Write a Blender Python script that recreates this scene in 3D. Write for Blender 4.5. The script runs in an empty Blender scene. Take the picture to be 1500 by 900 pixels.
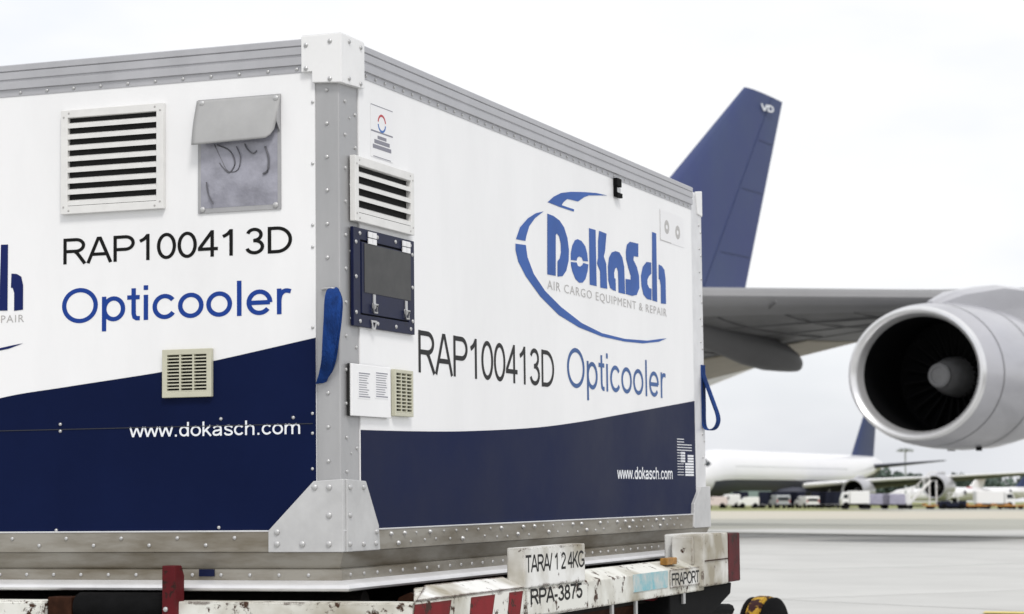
import bpy, bmesh, math, random
from mathutils import Vector, Matrix
from mathutils.geometry import tessellate_polygon
random.seed(7)
SC = bpy.context.scene
COL = SC.collection

# ------------------------------------------------------------------ camera
FPX, PITCH, YAW, ROLL = 3331.46, 0.0812, -0.3603, -0.0115
Z0 = 0.66                                    # height of the container's gusset foot above the apron
CF = Vector((2.7805, -5.9689, 0.1659))       # camera in the container's own frame
CW = CF + Vector((0, 0, Z0))                 # camera in the world
RT = Vector((math.cos(YAW), -math.sin(YAW), 0))
DH = Vector((math.sin(YAW), math.cos(YAW), 0))
FW = Vector((DH.x*math.cos(PITCH), DH.y*math.cos(PITCH), math.sin(PITCH)))
UP = RT.cross(FW)
R2 = RT*math.cos(ROLL) + UP*math.sin(ROLL)   # container frame is tilted a touch against the level camera
U2 = -RT*math.sin(ROLL) + UP*math.cos(ROLL)
cam = bpy.data.cameras.new('camera'); cam.sensor_width = 36.0; cam.lens = FPX/1500*36
cam.clip_start = 0.1; cam.clip_end = 20000
cam.dof.use_dof = True; cam.dof.focus_distance = 7.4; cam.dof.aperture_fstop = 7.5
cam_o = bpy.data.objects.new('camera', cam); COL.objects.link(cam_o)
cam_o.matrix_world = Matrix((( RT.x, UP.x, -FW.x, CW.x), (RT.y, UP.y, -FW.y, CW.y), (RT.z, UP.z, -FW.z, CW.z), (0, 0, 0, 1)))
SC.camera = cam_o

# ------------------------------------------------------------------ sky, sun, exposure
SUN_EL, SUN_DIR = math.radians(52), Vector((0.58, -0.81, 0))   # towards the sun: high behind the camera
wd = bpy.data.worlds.new('World'); SC.world = wd; wd.use_nodes = True
nt = wd.node_tree; nt.nodes.clear()
def N(t, **k):
    n = nt.nodes.new(t)
    for a, b in k.items(): setattr(n, a, b)
    return n
sky = N('ShaderNodeTexSky', sky_type='NISHITA', sun_disc=False, sun_elevation=SUN_EL, sun_rotation=math.atan2(SUN_DIR.x, SUN_DIR.y), dust_density=3.0)
bg1 = N('ShaderNodeBackground'); bg1.inputs[1].default_value = 0.14
bg2 = N('ShaderNodeBackground'); bg2.inputs[1].default_value = 0.72
tc = N('ShaderNodeTexCoord'); mp = N('ShaderNodeMapping'); mp.inputs['Scale'].default_value = (1, 1, 2.6)
no = N('ShaderNodeTexNoise'); no.inputs['Scale'].default_value = 2.3; no.inputs['Detail'].default_value = 5; no.inputs['Roughness'].default_value = 0.55
cr = N('ShaderNodeValToRGB'); cr.color_ramp.elements[0].position = 0.30; cr.color_ramp.elements[0].color = (0.83, 0.85, 0.91, 1)
cr.color_ramp.elements[1].position = 0.60; cr.color_ramp.elements[1].color = (1, 1, 1, 1)
fr = N('ShaderNodeValToRGB'); fr.color_ramp.elements[0].position = 0.28; fr.color_ramp.elements[0].color = (0.72,)*3+(1,)
fr.color_ramp.elements[1].position = 0.50; fr.color_ramp.elements[1].color = (0.97,)*3+(1,)
mx = N('ShaderNodeMixShader'); ow = N('ShaderNodeOutputWorld')
L = nt.links.new
L(tc.outputs['Generated'], mp.inputs[0]); L(mp.outputs[0], no.inputs['Vector']); L(no.outputs[0], cr.inputs[0]); L(no.outputs[0], fr.inputs[0])
L(sky.outputs[0], bg1.inputs[0]); L(cr.outputs[0], bg2.inputs[0]); L(fr.outputs[0], mx.inputs[0])
L(bg1.outputs[0], mx.inputs[1]); L(bg2.outputs[0], mx.inputs[2]); L(mx.outputs[0], ow.inputs[0])
sun = bpy.data.lights.new('sun', 'SUN'); sun.energy = 1.35; sun.angle = math.radians(14); sun.color = (1, 0.975, 0.94)
sun_o = bpy.data.objects.new('sun', sun); COL.objects.link(sun_o)
sd = SUN_DIR.normalized()*math.cos(SUN_EL) + Vector((0, 0, math.sin(SUN_EL)))
sun_o.rotation_euler = sd.to_track_quat('Z', 'Y').to_euler()
vs = SC.view_settings; vs.view_transform = 'Standard'; vs.look = 'None'; vs.gamma = 1; vs.use_curve_mapping = False; vs.exposure = 0.56

# ------------------------------------------------------------------ layout helpers
def at(px, py, d):                           # world point seen at photo pixel (px, py) at horizontal distance d
    v = FW + RT*((px-750)/FPX) - UP*((py-450)/FPX)
    return CW + v*(d/v.dot(DH))
SLOPE = 0.0042
def gz(p): return -SLOPE*max(0.0, (Vector((p[0], p[1], 0))-Vector((CW.x, CW.y, 0))).dot(DH))
def gp(px, d):
    p = at(px, 735, d); p.z = gz(p); return p
def _ray(px, py): return FW + R2*((px-750)/FPX) - U2*((py-450)/FPX)
def F(px, py, w=0.0):                        # pixel -> (u, v) on the container's front face, w metres proud of it
    r = _ray(px, py); t = (-w-CF.y)/r.y; p = CF+r*t; return (p.x, p.z)
def S(px, py, w=0.0):                        # pixel -> (u, v) on the container's long side
    r = _ray(px, py); t = (w-CF.x)/r.x; p = CF+r*t; return (p.y, p.z)
mF = lambda u, v, w: (u, -w, v)
mS = lambda u, v, w: (w, u, v)

# ------------------------------------------------------------------ materials
def mat(name, col, rough=0.5, metal=0.0, var=0.0, vscale=3.0, col2=None, bump=0.0, bscale=60.0, spec=0.5, coat=0.0, stretch=None, lo=0.35, hi=0.65, rvar=0.0):
    m = bpy.data.materials.new(name); m.use_nodes = True
    t = m.node_tree; b = t.nodes['Principled BSDF']
    b.inputs['Base Color'].default_value = (*col, 1); b.inputs['Roughness'].default_value = rough; b.inputs['Metallic'].default_value = metal
    b.inputs['Specular IOR Level'].default_value = spec; b.inputs['Coat Weight'].default_value = coat
    g = t.nodes.new('ShaderNodeTexCoord'); src = g.outputs['Object']
    if stretch:
        q = t.nodes.new('ShaderNodeMapping'); q.inputs['Scale'].default_value = stretch; t.links.new(src, q.inputs[0]); src = q.outputs[0]
    if var or col2 or rvar:
        n = t.nodes.new('ShaderNodeTexNoise'); n.inputs['Scale'].default_value = vscale; n.inputs['Detail'].default_value = 6; n.inputs['Roughness'].default_value = 0.62
        t.links.new(src, n.inputs['Vector'])
        r = t.nodes.new('ShaderNodeValToRGB'); r.color_ramp.elements[0].position = lo; r.color_ramp.elements[1].position = hi
        c2 = col2 if col2 else tuple(c*(1-var) for c in col)
        r.color_ramp.elements[0].color = (*c2, 1); r.color_ramp.elements[1].color = (*col, 1)
        t.links.new(n.outputs[0], r.inputs[0]); t.links.new(r.outputs[0], b.inputs['Base Color'])
        if rvar:
            mr = t.nodes.new('ShaderNodeMapRange'); mr.inputs[1].default_value = 0.3; mr.inputs[2].default_value = 0.7
            mr.inputs[3].default_value = max(0.05, rough-rvar); mr.inputs[4].default_value = min(1, rough+rvar)
            t.links.new(n.outputs[0], mr.inputs[0]); t.links.new(mr.outputs[0], b.inputs['Roughness'])
    if bump:
        n2 = t.nodes.new('ShaderNodeTexNoise'); n2.inputs['Scale'].default_value = bscale; n2.inputs['Detail'].default_value = 4
        t.links.new(src, n2.inputs['Vector']); bp = t.nodes.new('ShaderNodeBump'); bp.inputs['Strength'].default_value = bump; bp.inputs['Distance'].default_value = 0.01
        t.links.new(n2.outputs[0], bp.inputs['Height']); t.links.new(bp.outputs[0], b.inputs['Normal'])
    return m
def worn_paint(name, paint, stripes=None, rust=(0.050, 0.024, 0.014), amount=0.42):
    m = bpy.data.materials.new(name); m.use_nodes = True
    t = m.node_tree; b = t.nodes['Principled BSDF']; k = t.links.new
    g = t.nodes.new('ShaderNodeTexCoord')
    base = t.nodes.new('ShaderNodeRGB'); base.outputs[0].default_value = (*paint, 1); bc = base.outputs[0]
    if stripes:
        col, per, lean = stripes
        sx = t.nodes.new('ShaderNodeSeparateXYZ'); k(g.outputs['Object'], sx.inputs[0])
        ml = t.nodes.new('ShaderNodeMath'); ml.operation = 'MULTIPLY'; ml.inputs[1].default_value = lean; k(sx.outputs[2], ml.inputs[0])
        ad = t.nodes.new('ShaderNodeMath'); ad.operation = 'ADD'; k(sx.outputs[1], ad.inputs[0]); k(ml.outputs[0], ad.inputs[1])
        dv = t.nodes.new('ShaderNodeMath'); dv.operation = 'DIVIDE'; dv.inputs[1].default_value = per; k(ad.outputs[0], dv.inputs[0])
        fc = t.nodes.new('ShaderNodeMath'); fc.operation = 'FRACT'; k(dv.outputs[0], fc.inputs[0])
        gt = t.nodes.new('ShaderNodeMath'); gt.operation = 'GREATER_THAN'; gt.inputs[1].default_value = 0.42; k(fc.outputs[0], gt.inputs[0])
        m0 = t.nodes.new('ShaderNodeMix'); m0.data_type = 'RGBA'; k(gt.outputs[0], m0.inputs[0]); m0.inputs[6].default_value = (*paint, 1); m0.inputs[7].default_value = (*col, 1)
        bc = m0.outputs[2]
    n0 = t.nodes.new('ShaderNodeTexNoise'); n0.inputs['Scale'].default_value = 5; n0.inputs['Detail'].default_value = 5; k(g.outputs['Object'], n0.inputs['Vector'])
    dirt = t.nodes.new('ShaderNodeMix'); dirt.data_type = 'RGBA'; dirt.blend_type = 'MULTIPLY'; dirt.inputs[0].default_value = 1
    dr = t.nodes.new('ShaderNodeValToRGB'); dr.color_ramp.elements[0].position = 0.3; dr.color_ramp.elements[0].color = (0.42, 0.38, 0.30, 1); dr.color_ramp.elements[1].position = 0.58; dr.color_ramp.elements[1].color = (1, 1, 1, 1)
    k(n0.outputs[0], dr.inputs[0]); k(bc, dirt.inputs[6]); k(dr.outputs[0], dirt.inputs[7])
    n1 = t.nodes.new('ShaderNodeTexNoise'); n1.inputs['Scale'].default_value = 17; n1.inputs['Detail'].default_value = 9; n1.inputs['Roughness'].default_value = 0.7; k(g.outputs['Object'], n1.inputs['Vector'])
    r1 = t.nodes.new('ShaderNodeValToRGB'); r1.color_ramp.elements[0].position = amount-0.02; r1.color_ramp.elements[1].position = amount+0.02
    k(n1.outputs[0], r1.inputs[0])
    bv = t.nodes.new('ShaderNodeBevel'); bv.samples = 6; bv.inputs['Radius'].default_value = 0.014
    ge = t.nodes.new('ShaderNodeNewGeometry'); dt = t.nodes.new('ShaderNodeVectorMath'); dt.operation = 'DOT_PRODUCT'
    k(bv.outputs[0], dt.inputs[0]); k(ge.outputs['Normal'], dt.inputs[1])
    n2 = t.nodes.new('ShaderNodeTexNoise'); n2.inputs['Scale'].default_value = 9; n2.inputs['Detail'].default_value = 8; n2.inputs['Roughness'].default_value = 0.7; k(g.outputs['Object'], n2.inputs['Vector'])
    e1_ = t.nodes.new('ShaderNodeMapRange'); e1_.inputs[1].default_value = 0.40; e1_.inputs[2].default_value = 0.62; e1_.inputs[3].default_value = 0.74; e1_.inputs[4].default_value = 1.03; k(n2.outputs[0], e1_.inputs[0])
    e2_ = t.nodes.new('ShaderNodeMath'); e2_.operation = 'LESS_THAN'; k(dt.outputs['Value'], e2_.inputs[0]); k(e1_.outputs[0], e2_.inputs[1])
    e3_ = t.nodes.new('ShaderNodeMath'); e3_.operation = 'LESS_THAN'; e3_.inputs[1].default_value = 0.992; k(dt.outputs['Value'], e3_.inputs[0])
    e4_ = t.nodes.new('ShaderNodeMath'); e4_.operation = 'MULTIPLY'; k(e2_.outputs[0], e4_.inputs[0]); k(e3_.outputs[0], e4_.inputs[1])
    e5_ = t.nodes.new('ShaderNodeMath'); e5_.operation = 'SUBTRACT'; e5_.use_clamp = True; k(r1.outputs[0], e5_.inputs[0]); k(e4_.outputs[0], e5_.inputs[1])
    m1 = t.nodes.new('ShaderNodeMix'); m1.data_type = 'RGBA'; k(e5_.outputs[0], m1.inputs[0]); m1.inputs[6].default_value = (*rust, 1); k(dirt.outputs[2], m1.inputs[7])
    k(m1.outputs[2], b.inputs['Base Color']); b.inputs['Roughness'].default_value = 0.65; b.inputs['Specular IOR Level'].default_value = 0.2
    bp = t.nodes.new('ShaderNodeBump'); bp.inputs['Strength'].default_value = 0.35; bp.inputs['Distance'].default_value = 0.004; k(r1.outputs[0], bp.inputs['Height']); k(bp.outputs[0], b.inputs['Normal'])
    return m
M = {
 'panel_white': mat('panel_white', (0.815, 0.815, 0.82), 0.36, var=0.085, vscale=1.6, rvar=0.10, coat=0.15, stretch=(1.5, 1.5, .55), lo=.28, hi=.60, bump=0.035, bscale=1.8),
 'navy': mat('navy_print', (0.0054, 0.0112, 0.050), 0.45, var=0.28, vscale=0.9, rvar=0.12, spec=0.05, bump=0.03, bscale=2.0),
 'alu': mat('aluminium', (0.46, 0.46, 0.465), 0.52, 0.55, var=0.16, vscale=5, rvar=0.1, stretch=(1, 1, 0.25), bump=0.04),
 'alu_rail': mat('aluminium_rail', (0.50, 0.50, 0.52), 0.48, 0.55, var=0.14, vscale=6, rvar=0.1),
 'alu_dirty': mat('dirty_aluminium', (0.33, 0.312, 0.275), 0.55, 0.45, col2=(0.155, 0.13, 0.09), vscale=2.6, rvar=0.1, stretch=(1, 1, 5), lo=0.33, hi=0.62),
 'alu_bright': mat('bright_aluminium', (0.72, 0.72, 0.73), 0.42, 0.4, var=0.12, vscale=9),
 'gusset': mat('cast_aluminium', (0.58, 0.58, 0.58), 0.5, 0.4, var=0.16, vscale=9, bump=0.05, bscale=30),
 'cap_white': mat('white_enamel', (0.77, 0.77, 0.77), 0.4, var=0.05, vscale=6),
 'rivet': mat('rivet_metal', (0.50, 0.50, 0.50), 0.42, 0.6),
 'text_black': mat('black_print', (0.009, 0.009, 0.009), 0.5, spec=0.1),
 'text_grey': mat('dark_grey_print', (0.022, 0.022, 0.023), 0.5, spec=0.1),
 'tag_grey': mat('pale_grey_print', (0.42, 0.41, 0.40), 0.5),
 'text_blue': mat('blue_print', (0.014, 0.048, 0.25), 0.5, spec=0.1),
 'logo_blue': mat('logo_blue_print', (0.046, 0.120, 0.39), 0.5, spec=0.1, var=.2, vscale=3),
 'logo_dark': mat('logo_navy_print', (0.010, 0.018, 0.10), 0.5, spec=0.1),
 'side_blue': mat('steel_blue_print', (0.062, 0.130, 0.32), 0.5, spec=0.1, var=.2, vscale=3),
 'text_white': mat('white_print', (0.78, 0.80, 0.83), 0.5),
 'dark': mat('dark_void', (0.022, 0.022, 0.022), 0.8, spec=0.1),
 'vent_white': mat('white_vent_paint', (0.72, 0.715, 0.70), 0.42, var=0.07, vscale=20),
 'beige': mat('beige_plastic', (0.52, 0.51, 0.40), 0.45, var=0.07, vscale=20),
 'pouch': mat('lilac_clear_pouch', (0.33, 0.33, 0.385), 0.25, var=0.30, vscale=11, bump=0.7, bscale=16, coat=0.4),
 'pouch_border': mat('grey_pouch_border', (0.36, 0.36, 0.37), 0.5, var=0.15, vscale=16),
 'flap': mat('grey_pouch_flap', (0.37, 0.37, 0.37), 0.6, var=0.10, vscale=12, bump=0.06, bscale=14),
 'cable': mat('dark_cable', (0.10, 0.10, 0.115), 0.5),
 'strap': mat('blue_webbing', (0.009, 0.048, 0.22), 0.8, spec=0.15, var=0.6, vscale=30, stretch=(1, 1, .25), bump=0.6, bscale=260),
 'frame_navy': mat('navy_metal_frame', (0.0065, 0.010, 0.040), 0.42, var=0.2, vscale=18, spec=0.15),
 'screen': mat('grey_dusty_window', (0.052, 0.052, 0.052), 0.4, var=0.25, vscale=16, spec=0.2),
 'steel': mat('steel', (0.5, 0.5, 0.5), 0.35, 0.8),
 'paper': mat('paper_white', (0.78, 0.78, 0.79), 0.55),
 'print_line': mat('small_print', (0.22, 0.22, 0.26), 0.6),
 'red_print': mat('red_print', (0.45, 0.04, 0.05), 0.5),
 'blue_ring': mat('light_blue_print', (0.04, 0.14, 0.42), 0.5),
 'seam': mat('seam_dark_line', (0.02, 0.022, 0.03), 0.6),  # dark colour of the panel joint
 'dolly_white': worn_paint('worn_white_paint', (0.69, 0.69, 0.645), amount=0.40),
 'dolly_clean': worn_paint('lightly_worn_white_paint', (0.74, 0.74, 0.72), amount=0.365),
 'dolly_stripe': worn_paint('worn_red_stripe', (0.20, 0.010, 0.014), rust=(0.045, 0.016, 0.01), amount=0.42),
 'dolly_red': worn_paint('worn_red_paint', (0.105, 0.006, 0.010), rust=(0.025, 0.008, 0.006), amount=0.43),
 'rust_brown': mat('rusty_brown_steel', (0.045, 0.018, 0.010), 0.85, spec=0.1, var=0.5, vscale=18),
 'rubber': mat('black_rubber', (0.007, 0.007, 0.0075), 0.75, spec=0.06, var=0.3, vscale=30),
 'chassis': mat('dark_chassis_steel', (0.012, 0.010, 0.009), 0.75, spec=0.12, var=0.4, vscale=12),
 'teal_print': mat('faded_teal_sticker', (0.16, 0.42, 0.48), 0.6, col2=(0.5, 0.52, 0.5), vscale=16),
 'yellow_worn': worn_paint('worn_yellow_paint', (0.42, 0.25, 0.025), rust=(0.03, 0.008, 0.008), amount=0.50),
 'orange_stain': mat('orange_tag', (0.42, 0.20, 0.03), 0.6, var=0.5, vscale=40),
 'apron': mat('apron_concrete', (0.50, 0.50, 0.485), 0.9, spec=0.2, var=0.13, vscale=0.5, bump=0.1, bscale=40),
 'joint': mat('joint_filler', (0.13, 0.13, 0.125), 0.9, var=0.3, vscale=2),
 'apron_far': mat('far_apron_concrete', (0.37, 0.37, 0.33), 0.9, spec=0.2, var=0.12, vscale=0.05),
 'taxiway': mat('pale_taxiway_concrete', (0.50, 0.455, 0.385), 0.9, spec=0.2, col2=(0.45, 0.44, 0.375), vscale=0.04),
 'tar': mat('tar_strip', (0.21, 0.21, 0.19), 0.9, spec=0.2, var=0.3, vscale=0.3),
 'line_yellow': mat('yellow_line_paint', (0.62, 0.50, 0.16), 0.8, var=0.2, vscale=3),
 'grass': mat('airfield_grass', (0.19, 0.23, 0.075), 0.95, col2=(0.27, 0.25, 0.12), vscale=0.06),
 'leaf': mat('tree_leaves', (0.105, 0.14, 0.12), 0.8, spec=0.2, var=0.2, vscale=0.1),
 'air_white': mat('aircraft_white', (0.70, 0.70, 0.72), 0.3, coat=0.3, var=0.03, vscale=0.4),
 'air_blue': mat('aircraft_tail_blue', (0.050, 0.070, 0.150), 0.5, spec=0.25, col2=(0.040, 0.054, 0.155), vscale=0.3, stretch=(1, 1, 0.5)),
 'air_blue2': mat('aircraft_tail_navy', (0.034, 0.048, 0.115), 0.5, spec=0.2),
 'nacelle': mat('nacelle_grey', (0.40, 0.40, 0.43), 0.33, 0.1, var=0.16, vscale=0.9, coat=0.35, stretch=(.35, 1, 1)),
 'lip': mat('polished_inlet_lip', (0.74, 0.74, 0.75), 0.28, 0.65, var=0.08, vscale=2),
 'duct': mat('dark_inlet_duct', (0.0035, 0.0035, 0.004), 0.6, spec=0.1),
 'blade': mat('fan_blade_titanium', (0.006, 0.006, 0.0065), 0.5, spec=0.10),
 'spinner': mat('spinner_grey', (0.20, 0.20, 0.205), 0.5, var=0.25, vscale=3),
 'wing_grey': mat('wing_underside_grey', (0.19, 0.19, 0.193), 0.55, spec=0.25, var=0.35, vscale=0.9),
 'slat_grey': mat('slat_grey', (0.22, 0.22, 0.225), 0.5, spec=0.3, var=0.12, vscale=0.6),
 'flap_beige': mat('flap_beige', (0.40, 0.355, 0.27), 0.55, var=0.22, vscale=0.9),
 'fairing': mat('fairing_dark_grey', (0.125, 0.125, 0.128), 0.5, spec=0.25, var=0.12, vscale=1.0),
 'pane_far': mat('far_cabin_window', (0.60, 0.61, 0.63), 0.4),
 'belly': mat('aircraft_belly_shade_grey', (0.055, 0.058, 0.08), 0.5, spec=0.2),  # grey belly paint, darkened to carry the underside's shade in its colour
 'glass': mat('dark_glass', (0.02, 0.025, 0.03), 0.15),
 'air_red': mat('aircraft_red', (0.38, 0.03, 0.035), 0.4),
 'air_orange': mat('aircraft_orange', (0.55, 0.22, 0.05), 0.4),
 'veh_white': mat('vehicle_white', (0.74, 0.74, 0.74), 0.35, coat=0.2),
 'veh_pink': mat('vehicle_faded_white', (0.66, 0.56, 0.56), 0.4),
 'veh_dark': mat('vehicle_dark_blue', (0.010, 0.012, 0.026), 0.5, spec=0.15),
 'veh_grey': mat('vehicle_grey', (0.34, 0.36, 0.38), 0.5),
 'veh_lilac': mat('cart_tarpaulin_lilac', (0.36, 0.35, 0.45), 0.6, var=0.25, vscale=1.2),
 'veh_green': mat('vehicle_grey_green', (0.20, 0.27, 0.25), 0.6),
 'veh_orange': mat('dolly_orange', (0.55, 0.25, 0.05), 0.5, var=0.3, vscale=1.5),
}

# ------------------------------------------------------------------ mesh helpers
class MB:
    def __init__(s): s.v = []; s.f = []
    def add(s, vs_, fs_):
        o = len(s.v); s.v += [tuple(p) for p in vs_]; s.f += [tuple(i+o for i in f) for f in fs_]; return s
    def box(s, a, b, mp=None):
        (x0, y0, z0), (x1, y1, z1) = a, b
        c = [(x0,y0,z0),(x1,y0,z0),(x1,y1,z0),(x0,y1,z0),(x0,y0,z1),(x1,y0,z1),(x1,y1,z1),(x0,y1,z1)]
        if mp: c = [mp(*q) for q in c]
        return s.add(c, [(0,3,2,1),(4,5,6,7),(0,1,5,4),(1,2,6,5),(2,3,7,6),(3,0,4,7)])
    def prism(s, poly, w0, w1, mp, holes=()):        # polygon in (u, v), extruded from w0 to w1
        loops = [list(poly)]+[list(h) for h in holes]
        flat = [p for lp in loops for p in lp]; n = len(flat)
        tri = tessellate_polygon([[Vector((p[0], p[1], 0)) for p in lp] for lp in loops])
        vs_ = [mp(p[0], p[1], w0) for p in flat]+[mp(p[0], p[1], w1) for p in flat]
        fs_ = [tuple(t[::-1]) for t in tri]+[tuple(i+n for i in t) for t in tri]
        o = 0
        for lp in loops:
            m = len(lp)
            for i in range(m): fs_.append((o+i, o+(i+1) % m, o+(i+1) % m+n, o+i+n))
            o += m
        return s.add(vs_, fs_)
    def loft(s, rings, close=True, caps=True):
        n = len(rings[0]); vs_ = [p for r in rings for p in r]; fs_ = []
        for a in range(len(rings)-1):
            for i in range(n if close else n-1):
                j = (i+1) % n; fs_.append((a*n+i, a*n+j, (a+1)*n+j, (a+1)*n+i))
        if caps and close:
            fs_.append(tuple(range(n))[::-1]); fs_.append(tuple((len(rings)-1)*n+i for i in range(n)))
        return s.add(vs_, fs_)
    def lathe(s, prof, o, ax, n=24, sy=1.0, caps=False):   # prof: (a along axis, r); ax 'X','Y','Z'
        rings = []
        for a, r in prof:
            rg = []
            for i in range(n):
                t = 2*math.pi*i/n; c, d = r*math.cos(t), r*math.sin(t)
                if ax == 'X': rg.append((o[0]+a, o[1]+c*sy, o[2]+d))
                elif ax == 'Y': rg.append((o[0]+c, o[1]+a, o[2]+d))
                else: rg.append((o[0]+c, o[1]+d, o[2]+a))
            rings.append(rg)
        return s.loft(rings, True, caps)
    def tube(s, pts, r, n=8):
        rings = []; P = [Vector(p) for p in pts]
        for i, p in enumerate(P):
            d = (P[min(i+1, len(P)-1)]-P[max(i-1, 0)]).normalized()
            a = d.cross(Vector((0, 0, 1)) if abs(d.z) < 0.9 else Vector((1, 0, 0))).normalized(); b = d.cross(a)
            rings.append([p+a*(r*math.cos(2*math.pi*k/n))+b*(r*math.sin(2*math.pi*k/n)) for k in range(n)])
        return s.loft(rings)
    def dome(s, u, v, w, mp, r=0.006, h=0.004, n=8):
        o = len(s.v)
        for rr, hh in ((1.0, 0.0), (0.9, 0.55), (0.5, 0.93)):
            for i in range(n):
                t = 2*math.pi*i/n; s.v.append(tuple(mp(u+r*rr*math.cos(t), v+r*rr*math.sin(t), w+h*hh)))
        s.v.append(tuple(mp(u, v, w+h)))
        for a in (0, 1):
            for i in range(n): j = (i+1) % n; s.f.append((o+a*n+i, o+a*n+j, o+(a+1)*n+j, o+(a+1)*n+i))
        for i in range(n): s.f.append((o+2*n+i, o+2*n+(i+1) % n, o+3*n))
        return s
    def mesh(s, name, m, smooth=False, bevel=0.0):
        me = bpy.data.meshes.new(name); me.from_pydata(s.v, [], s.f); me.update()
        bm = bmesh.new(); bm.from_mesh(me); bmesh.ops.recalc_face_normals(bm, faces=bm.faces)
        if bevel:
            es = [e for e in bm.edges if len(e.link_faces) == 2 and e.calc_face_angle(0) > 0.5]
            bmesh.ops.bevel(bm, geom=es, offset=bevel, segments=2, affect='EDGES', profile=0.5, clamp_overlap=True)
        bm.to_mesh(me); bm.free()
        if m: me.materials.append(M[m])
        if smooth:
            for p in me.polygons: p.use_smooth = True
            me.set_sharp_from_angle(angle=math.radians(38))
        return me
    def build(s, name, m, parent=None, smooth=False, bevel=0.0, kind=None, label=None):
        o = bpy.data.objects.new(name, s.mesh(name, m, smooth, bevel)); COL.objects.link(o); o.parent = parent
        if kind: o['kind'] = kind
        if label: o['label'] = label
        return o
def inst(name, me, parent, loc=(0, 0, 0), rz=0.0):
    o = bpy.data.objects.new(name, me); COL.objects.link(o); o.parent = parent; o.location = loc; o.rotation_euler = (0, 0, rz); return o
def thing(name, label, cat, loc=(0, 0, 0), rz=0.0, group=None):
    o = bpy.data.objects.new(name, None); COL.objects.link(o); o.location = loc; o.rotation_euler = (0, 0, rz)
    o['label'] = label; o['category'] = cat
    if group: o['group'] = group
    return o
def struct(o): o['kind'] = 'structure'; return o
def _arc(cx, cy, rx, ry, a0, a1, n=18): return [(cx+rx*math.cos(math.radians(a0+(a1-a0)*k/n)), cy+ry*math.sin(math.radians(a0+(a1-a0)*k/n))) for k in range(n+1)]
def _sm(p, n=5):
    out = []
    for i in range(len(p)-1):
        p0, p1, p2, p3 = p[max(i-1, 0)], p[i], p[i+1], p[min(i+2, len(p)-1)]
        for k in range(n):
            t = k/n; out.append(tuple(.5*(2*p1[a]+(-p0[a]+p2[a])*t+(2*p0[a]-5*p1[a]+4*p2[a]-p3[a])*t*t+(-p0[a]+3*p1[a]-3*p2[a]+p3[a])*t**3) for a in (0, 1)))
    return out+[p[-1]]
_stem = lambda x, y0, y1: [(x, y0), (x, y1)]
_bowl = lambda x0, cx, cy, rx, ry: [(x0, cy+ry)]+_arc(cx, cy, rx, ry, 90, -90)+[(x0, cy-ry)]
_arch = lambda x0, x1: _sm([(x0, .40), (x0+.05, .55), ((x0+x1)/2-.05, .655), ((x0+x1)/2+.08, .66), (x1-.03, .58), (x1, .45)])+[(x1, 0)]
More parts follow.
